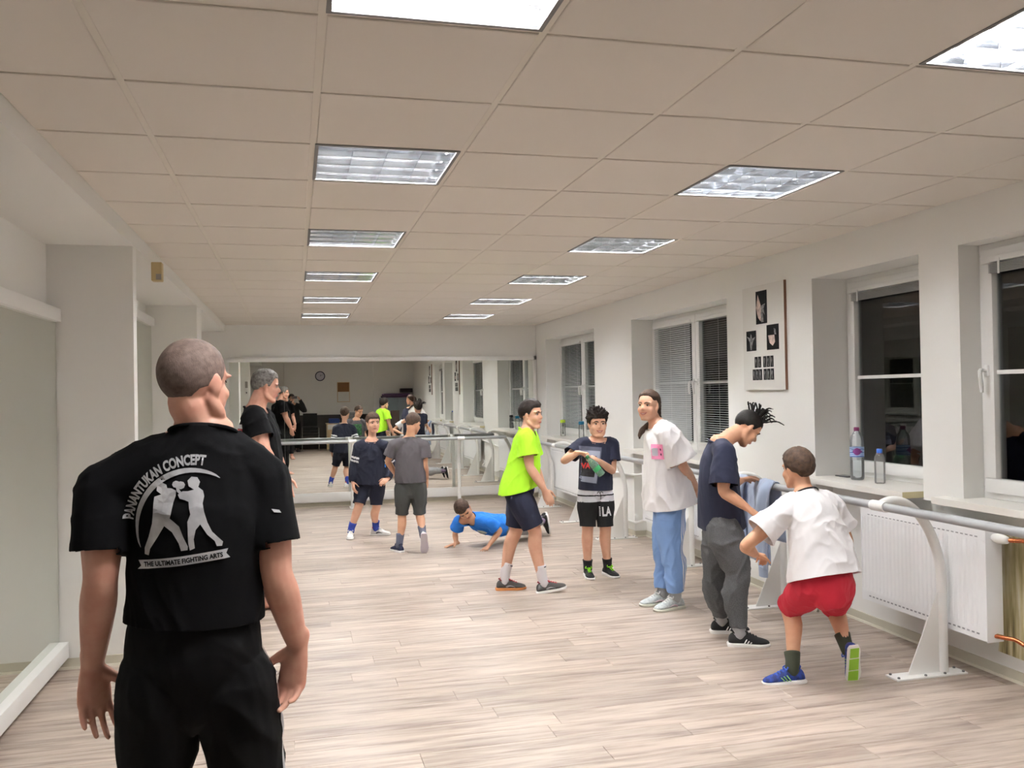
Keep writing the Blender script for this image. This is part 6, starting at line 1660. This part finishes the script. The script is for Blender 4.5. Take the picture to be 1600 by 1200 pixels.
def build_bott():
    J = dict(JP['bott'])
    S = auto(J, dict(label='boy in navy printed T-shirt and black shorts opening a green bottle', build=0.94, armb=0.86, legb=0.90, nose=0.5, H=0.222, look=(-0.08, -0.99, -0.02), skin=m_skin, vox=0.005,
             palml=(0.1, 0.62, -0.75), palmr=(0.1, -0.35, -0.93), footl=(0.16, -1, 0), footr=(-0.14, -1, 0), curll=[0.75, 0.8, 0.85, 0.9], curlr=[0.95, 1.0, 1.05, 1.1], handlen=0.10, rmin=0.0068, neckr=0.029))
    g = make_body('person', J, 1.42, S)
    hair_cap(g.root, g.c, g.F, g.U, g.R, g.H, h_dark, thick=0.080, front=0.30, side=0.08, back=-0.86, bump=0.040, seed=12, spike=0.26)
    face_parts(g.body, g.c, g.F, g.U, g.R, g.H, h_dark, smile=1)
    t, tree = tee(g, S, m_navy, sleeve=0.60, hem=0.02, ease=0.016, loose=0.004, amp=0.005, sw=1.12, seed=22, vox=0.006)
    collar_rib(g, m_navy, t, r=0.052)
    D = V((0, 1, 0)); O = V((2.352, 6.0, 0.945)); A = V((1, 0, 0.0)); B = V((0.05, 0, 1)).normalized()
    m1 = mat('print_grey', rgb(92, 96, 114), 0.8); m2 = mat('print_light', rgb(158, 164, 184), 0.8); m3 = mat('print_dark', rgb(52, 54, 60), 0.8, var=(24, rgb(28, 28, 34), 0.4, 0.6)); m4 = mat('print_red', rgb(214, 62, 62), 0.8)
    for pts, m_, nm, of in (([(-0.085, -0.14), (0.075, -0.165), (0.115, 0.135), (-0.085, 0.155)], m1, 'print_frame', 0.0025), ([(-0.085, -0.14), (0.070, -0.160), (0.098, 0.105), (-0.085, 0.120)], m2, 'print_border', 0.0055), ([(-0.083, -0.095), (0.050, -0.110), (0.066, 0.065), (-0.083, 0.075)], m3, 'print_picture', 0.0085)):
        bm = bmesh.new(); poly(bm, pts); print_on(nm, bm, tree, O, A, B, D, m_, t, 0.010, of)
    bm = text_bm('VA', 0.062, 0.003, lambda x, y_: (x * 0.68 - 0.014, y_ - 0.034)); print_on('print_lettering', bm, tree, O, A, B, D, m4, t, 0.010, 0.0112)
    p, tp = trousers(g, S, m_blackcloth, length=0.90, ease=0.014, flare=0.003, amp=0.004, top=0.22, seed=23, name='shorts', vox=0.006)
    wz = g.spine(0.03).z
    paint(p, mat('shorts_white', rgb(212, 212, 220), 0.85), lambda c: (wz - 0.098 < c.z < wz - 0.052) or (wz - 0.042 < c.z < wz + 0.012))
    bm = bmesh.new()
    f0 = g.spine(0.0) + V((0.0, -0.118, -0.01))
    for s_ in (-1, 1):
        tube(bm, [f0, f0 + V((s_ * 0.014, -0.004, 0.008)), f0 + V((s_ * 0.026, -0.002, -0.004))], 0.003, seg=5, sub=3)
    tube(bm, [f0, f0 + V((0.004, -0.006, -0.03)), f0 + V((0.003, -0.006, -0.055))], 0.003, seg=5, sub=2)
    l = to_obj('drawstring', bm, m_blackcloth, p); l['kind'] = 'stuff'
    bm = text_bm('LA', 0.105, 0.004, lambda x, y_: (x * 0.62 + 0.004, y_ - 0.035)); print_on('lettering', bm, tp, V((2.502, 6.0, 0.545)), V((1, 0, 0.06)).normalized(), V((-0.06, 0, 1)).normalized(), D, m_wp, p, 0.02, 0.004)
    bm = bmesh.new()
    for k in range(6): poly(bm, quad(-0.047, -0.03 + 0.014 * k, 0.010, 0.009))
    print_on('small_lettering', bm, tp, V((2.502, 6.0, 0.545)), V((1, 0, 0.06)).normalized(), V((-0.06, 0, 1)).normalized(), D, m_wp, p, 0.02, 0.004)
    mg = mat('lime_lace', rgb(150, 236, 40), 0.6)
    for k in 'lr':
        shoe(g.root, g.J['a' + k], V(S['foot' + k]), V((0, 0, 1)), g.L, s_dark, s_white, lace=mg)
        sock(g.root, g.J['a' + k], g.J['k' + k], 1.42, mat('black_sock', rgb(30, 28, 32), 0.9), 0.055, fw=V(S['foot' + k]), up=V(S.get('up' + k, (0, 0, 1))))
    # the green bottle in his hands
    base = V((2.392, 6.635, 0.872)); axis = (V((2.262, 6.67, 1.040)) - base).normalized()
    b = bottle('drink_bottle', base, [(0.022, 0), (0.030, 0.004), (0.031, 0.03), (0.030, 0.07), (0.031, 0.10), (0.030, 0.125), (0.022, 0.155), (0.0135, 0.172), (0.0135, 0.19)], m_petg,
               [(0.0155, 0.176), (0.0165, 0.178), (0.0165, 0.198), (0.014, 0.201)], mat('green_cap', rgb(40, 110, 66), 0.4), 'green plastic bottle held by the boy with spiky hair', lab=(0.0316, 0.05, 0.085, mat('green_label', rgb(60, 160, 96), 0.5)))
    b.rotation_euler = V((0, 0, 1)).rotation_difference(axis).to_euler()
    return g

def build_girl():
    J = dict(JP['girl'])
    S = auto(J, dict(label='girl in white T-shirt and light blue track pants with hands behind her back', build=0.92, armb=0.90, legb=0.95, H=0.214, look=(-0.80, -0.59, -0.02), skin=m_skin, vox=0.005,
             palml=(-0.5, 0.8, 0.1), palmr=(-0.2, -0.9, 0.1), footl=(-1, -0.22, 0), footr=(-1, -0.05, 0), curll=0.5, curlr=0.5, rmin=0.0070, neckr=0.030, jaw=0.9, nose=0.6))
    g = make_body('person', J, 1.56, S)
    h = hair_cap(g.root, g.c, g.F, g.U, g.R, g.H, h_mid, thick=0.050, front=0.62, side=0.16, back=-0.92, bump=0.016, seed=15, sideburn=False)
    c, F, U, R, H = g.c, g.F, g.U, g.R, g.H
    def P(r, f, u): return c + R * (r * H) + F * (f * H) + U * (u * H)
    bm = bmesh.new()
    tube(bm, [P(0.0, -0.40, 0.25), P(0.0, -0.56, 0.20), P(0.03, -0.62, 0.02), P(0.02, -0.58, -0.25), P(-0.02, -0.50, -0.50), P(0.20, -0.30, -0.66), P(0.34, -0.10, -0.86), P(0.38, 0.0, -1.08)],
         [(0.05 * H, 0.05 * H), (0.11 * H, 0.10 * H), (0.15 * H, 0.12 * H), (0.15 * H, 0.11 * H), (0.13 * H, 0.10 * H), (0.12 * H, 0.09 * H), (0.10 * H, 0.08 * H), (0.04 * H, 0.04 * H)], R, seg=16, sub=5, round_=True)
    for v in bm.verts:
        v.co += V((noise.noise(v.co * 60), noise.noise(v.co * 60 + V((3, 3, 3))), 0)) * 0.006
    to_obj('ponytail', bm, h_mid, g.root, smooth=3.2)
    bm = bmesh.new(); tube(bm, [P(0.0, -0.42, 0.26), P(0.0, -0.47, 0.245)], [0.075 * H] * 2, R, seg=14, sub=1); to_obj('hair_tie', bm, m_blackcloth, g.root)
    face_parts(g.body, c, F, U, R, H, h_mid, smile=1)
    t, tree = tee(g, S, m_whitet, sleeve=0.80, hem=-0.10, ease=0.030, loose=0.034, amp=0.010, sw=1.45, seed=25, vox=0.0065, sc=(6, 6, 3.2))
    collar_rib(g, m_whitet, t, r=0.050)
    D = V((0.80, 0.60, 0)).normalized(); A = perp(V((0.60, -0.80, 0)), D)
    mp = mat('pink_print', rgb(240, 150, 190), 0.8)
    O = V((2.395, 5.62, 1.117)) - D * 0.3
    bm = bmesh.new(); poly(bm, quad(0, 0, 0.105, 0.105)); print_on('pink_print', bm, tree, O, A, V((0, 0, 1)), D, mp, t, 0.02, 0.004)
    bm = bmesh.new(); poly(bm, quad(-0.022, -0.002, 0.045, 0.055)); print_on('grey_print', bm, tree, O, A, V((0, 0, 1)), D, mat('grey_print', rgb(196, 196, 206), 0.8), t, 0.02, 0.005)
    bm = bmesh.new()
    for yy in (0.016, -0.018): poly(bm, [(0.025 + 0.009 * math.cos(k * math.pi / 4), yy + 0.009 * math.sin(k * math.pi / 4)) for k in range(8)])
    print_on('cherry_print', bm, tree, O, A, V((0, 0, 1)), D, mat('cherry_print', rgb(96, 40, 70), 0.8), t, 0.02, 0.005)
    p, tp = trousers(g, S, m_track, length=1.90, ease=0.013, flare=0.010, amp=0.010, top=0.22, seed=26, vox=0.0065, taper=0.058, sc=(8, 8, 5))
    Dl = V((-0.25, 0.97, 0)).normalized(); Al = perp(V((1, 0, 0)), Dl)
    kk = g.J['kl']; hh = g.J['hl']; aa = g.J['al']
    for q in range(3):
        bm = bmesh.new()
        x0 = 0.018 + 0.018 * q
        for (za, zb, xa, xb) in ((hh.z + 0.02, kk.z, hh.x, kk.x), (kk.z, aa.z + 0.05, kk.x, aa.x)):
            poly(bm, [(xa - aa.x + x0, za - aa.z), (xa - aa.x + x0 + 0.008, za - aa.z), (xb - aa.x + x0 + 0.008, zb - aa.z), (xb - aa.x + x0, zb - aa.z)])
        print_on('side_stripe', bm, tp, aa - Dl * 0.4, Al, V((0, 0, 1)), Dl, m_wp, p, 0.025, 0.003)
    for k in 'lr':
        shoe(g.root, g.J['a' + k], V(S['foot' + k]), V((0, 0, 1)), g.L, s_sil, mat('sole_cream', rgb(214, 214, 200), 0.5), lace=s_wht, swatch=mat('shoe_pale_pink', rgb(206, 186, 192), 0.6))
        sock(g.root, g.J['a' + k], g.J['k' + k], 1.56, mat('grey_sock', rgb(170, 172, 172), 0.9), 0.07, fw=V(S['foot' + k]), up=V(S.get('up' + k, (0, 0, 1))))
    return g

def build_dread():
    J = dict(JP['dread'])
    S = auto(J, dict(label='boy with short dreadlocks in navy T-shirt and grey joggers, head bent down', build=0.95, armb=0.88, legb=0.90, H=0.214, look=(0.66, -0.10, -0.74), hup=(0.74, -0.05, 0.66), skin=m_skin2, vox=0.005,
             palml=(0, -0.5, -0.8), palmr=(-0.5, 0.6, -0.5), footl=(0.96, -0.30, 0), footr=(0.94, -0.36, 0), curll=0.3, curlr=0.75, rmin=0.0072, neckr=0.034, bend=-0.012))
    g = make_body('person', J, 1.54, S)
    c, F, U, R, H = g.c, g.F, g.U, g.R, g.H
    hair_cap(g.root, c, F, U, R, H, h_black, thick=0.030, front=0.46, side=0.12, back=-0.80, bump=0.008, seed=16)
    def P(r, f, u): return c + R * (r * H) + F * (f * H) + U * (u * H)
    rd = random.Random(5)
    for k in range(26):
        az = rd.uniform(0, 2 * math.pi); rr_ = rd.uniform(0.02, 0.20)
        bx, by = rr_ * math.cos(az), rr_ * math.sin(az) * 1.2 - 0.02
        p0 = P(bx, by, 0.47 - rr_ * 0.4)
        out = (U * rd.uniform(0.55, 1.0) + R * (math.cos(az) * rd.uniform(0.3, 0.9)) + F * (math.sin(az) * rd.uniform(0.3, 1.0)) + V((0, 0, 0.25))).normalized()
        L = rd.uniform(0.34, 0.56) * H
        side = V((rd.uniform(-1, 1), rd.uniform(-1, 1), -0.3)) * 0.10 * H
        bm = bmesh.new()
        tube(bm, [p0 - out * 0.02, p0 + out * L * 0.4, p0 + out * L * 0.75 + side * 0.5, p0 + out * L + side + V((0, 0, -0.10 * H))], [0.024 * H, 0.026 * H, 0.024 * H, 0.013 * H], U, seg=7, sub=4, round_=True)
        for v in bm.verts: v.co += V((noise.noise(v.co * 110), noise.noise(v.co * 110 + V((4, 0, 0))), noise.noise(v.co * 110 + V((0, 4, 0))))) * 0.003
        to_obj('dreadlock', bm, h_black, g.root, smooth=3.2)
    face_parts(g.body, c, F, U, R, H, h_black)
    t, tree = tee(g, S, m_navy, sleeve=0.82, hem=-0.02, ease=0.018, loose=0.012, amp=0.006, sw=1.25, seed=28, vox=0.0065, sc=(8, 8, 4))
    collar_rib(g, m_navy, t, r=0.052)
    trousers(g, S, m_heather, length=1.93, ease=0.016, flare=0.004, amp=0.010, top=0.22, seed=29, vox=0.0065, taper=0.046, sc=(9, 9, 6), name='joggers')
    for k in 'lr':
        shoe(g.root, g.J['a' + k], V(S['foot' + k]), V((0, 0, 1)), g.L, s_dark, s_white, lace=s_dark, stripe=m_wp)
        sock(g.root, g.J['a' + k], g.J['k' + k], 1.54, mat('pale_sock', rgb(170, 172, 176), 0.9), 0.10, fw=V(S['foot' + k]), up=V(S.get('up' + k, (0, 0, 1))))
    return g

def build_white():
    J = dict(JP['white'])
    S = auto(J, dict(label='boy in white T-shirt and red shorts crouching mid-jump, seen from behind', build=0.97, armb=0.90, legb=0.90, H=0.208, look=(-0.22, 0.96, -0.08), hup=(-0.05, 0.1, 1), skin=m_skin2, vox=0.005,
             palml=(0.3, 0.2, -0.9), palmr=(-0.5, 0.2, -0.8), footl=(-0.95, 0.22, -0.05), upl=(-0.05, 0, 1), footr=(0.12, 0.28, -0.95), upr=(0.12, 0.94, 0.28), flatr=False, curll=1.0, curlr=0.9, rmin=0.0070, neckr=0.033, bend=-0.02, base=V((2.52, 4.1, 0))))
    g = make_body('person', J, 1.40, S)
    hair_cap(g.root, g.c, g.F, g.U, g.R, g.H, h_brown, thick=0.075, front=0.38, side=0.08, back=-0.90, bump=0.030, seed=18)
    face_parts(g.body, g.c, g.F, g.U, g.R, g.H, h_brown)
    t, tree = tee(g, S, m_whitet, sleeve=0.62, hem=0.02, ease=0.022, loose=0.022, amp=0.010, sw=1.18, seed=31, vox=0.0062, sc=(6, 6, 3.6))
    collar_rib(g, m_blackcloth, t, r=0.052)
    p, tp = trousers(g, S, m_red, length=0.95, ease=0.015, flare=0.006, amp=0.006, top=0.24, seed=32, vox=0.0062, name='shorts')
    mt = mat('lime_tread', rgb(150, 200, 60), 0.6)
    for k in 'lr':
        shoe(g.root, g.J['a' + k], V(S['foot' + k]), V(S['up' + k]), g.L, s_blue, s_white, lace=mat('blue_lace', rgb(50, 86, 180), 0.7), stripe=mat('shoe_lime', rgb(120, 170, 100), 0.6), tread=mt)
        sock(g.root, g.J['a' + k], g.J['k' + k], 1.40, mat('olive_sock', rgb(56, 60, 46), 0.9), 0.075, fw=V(S['foot' + k]), up=V(S.get('up' + k, (0, 0, 1))))
    return g

def build_photographer():
    J = dict(head=(-0.085, -0.31, 1.50), neck=(-0.06, -0.36, 1.345), pel=(-0.05, -0.37, 0.86), sl=(-0.215, -0.35, 1.29), sr=(0.105, -0.37, 1.28), el=(-0.30, -0.20, 1.08), er=(0.27, -0.24, 1.15), wl=(-0.115, -0.10, 1.44), wr=(0.14, -0.16, 1.46),
             tl=(-0.07, -0.055, 1.55), tr=(0.095, -0.09, 1.56), hl=(-0.14, -0.37, 0.82), hr=(0.04, -0.37, 0.82), kl=(-0.15, -0.34, 0.45), kr=(0.05, -0.35, 0.45), al=(-0.16, -0.37, 0.09), ar=(0.06, -0.38, 0.09))
    S = auto(J, dict(label='person in black clothes behind the camera holding up a phone, seen in the mirror', build=0.98, H=0.225, look=(0.25, 0.96, 0.04), skin=m_skin, vox=0.0065,
             palml=(0.75, 0.5, -0.2), palmr=(-0.75, 0.4, -0.2), footl=(-0.15, 1, 0), footr=(0.15, 1, 0), curll=0.5, curlr=0.5, rmin=0.008, neckr=0.032))
    g = make_body('person', J, 1.64, S)
    hair_cap(g.root, g.c, g.F, g.U, g.R, g.H, h_dark, thick=0.08, front=0.4, side=-0.2, back=-0.95, bump=0.02, seed=20, sideburn=False)
    face_parts(g.body, g.c, g.F, g.U, g.R, g.H, h_dark)
    tee(g, S, m_blackcloth, hem=-0.12, ease=0.022, loose=0.015, amp=0.007, seed=34, vox=0.009, long_=True, name='black_top')
    trousers(g, S, m_pblack, length=1.95, ease=0.02, flare=0.012, amp=0.006, top=0.22, seed=35, vox=0.009)
    for k in 'lr': shoe(g.root, g.J['a' + k], V(S['foot' + k]), V((0, 0, 1)), g.L, s_dark, s_dark, lace=s_dark)
    r = empty('mobile_phone', (0, 0, CAMZ), 'black mobile phone held up by the person in black, seen in the mirror', 'phone')
    M = Matrix((( _rt.x, _fw.x, 0, 0), (_rt.y, _fw.y, 0, 0), (0, 0, 1, CAMZ), (0, 0, 0, 1)))
    bm = bmesh.new(); box(bm, -0.075, 0.075, -0.046, -0.038, -0.055, 0.018, bev=0.003); bm.transform(M); to_obj('case', bm, mat('phone_body', rgb(70, 70, 72), 0.3), r)
    bm = bmesh.new(); box(bm, -0.071, 0.071, -0.0472, -0.0461, -0.051, 0.014); bm.transform(M); to_obj('screen', bm, mat('phone_glass', rgb(28, 28, 32), 0.1), r)
    return g

for fn in (build_man, build_grey, build_navy, build_dark, build_push, build_neon, build_bott, build_girl, build_dread, build_white, build_photographer):
    fn()
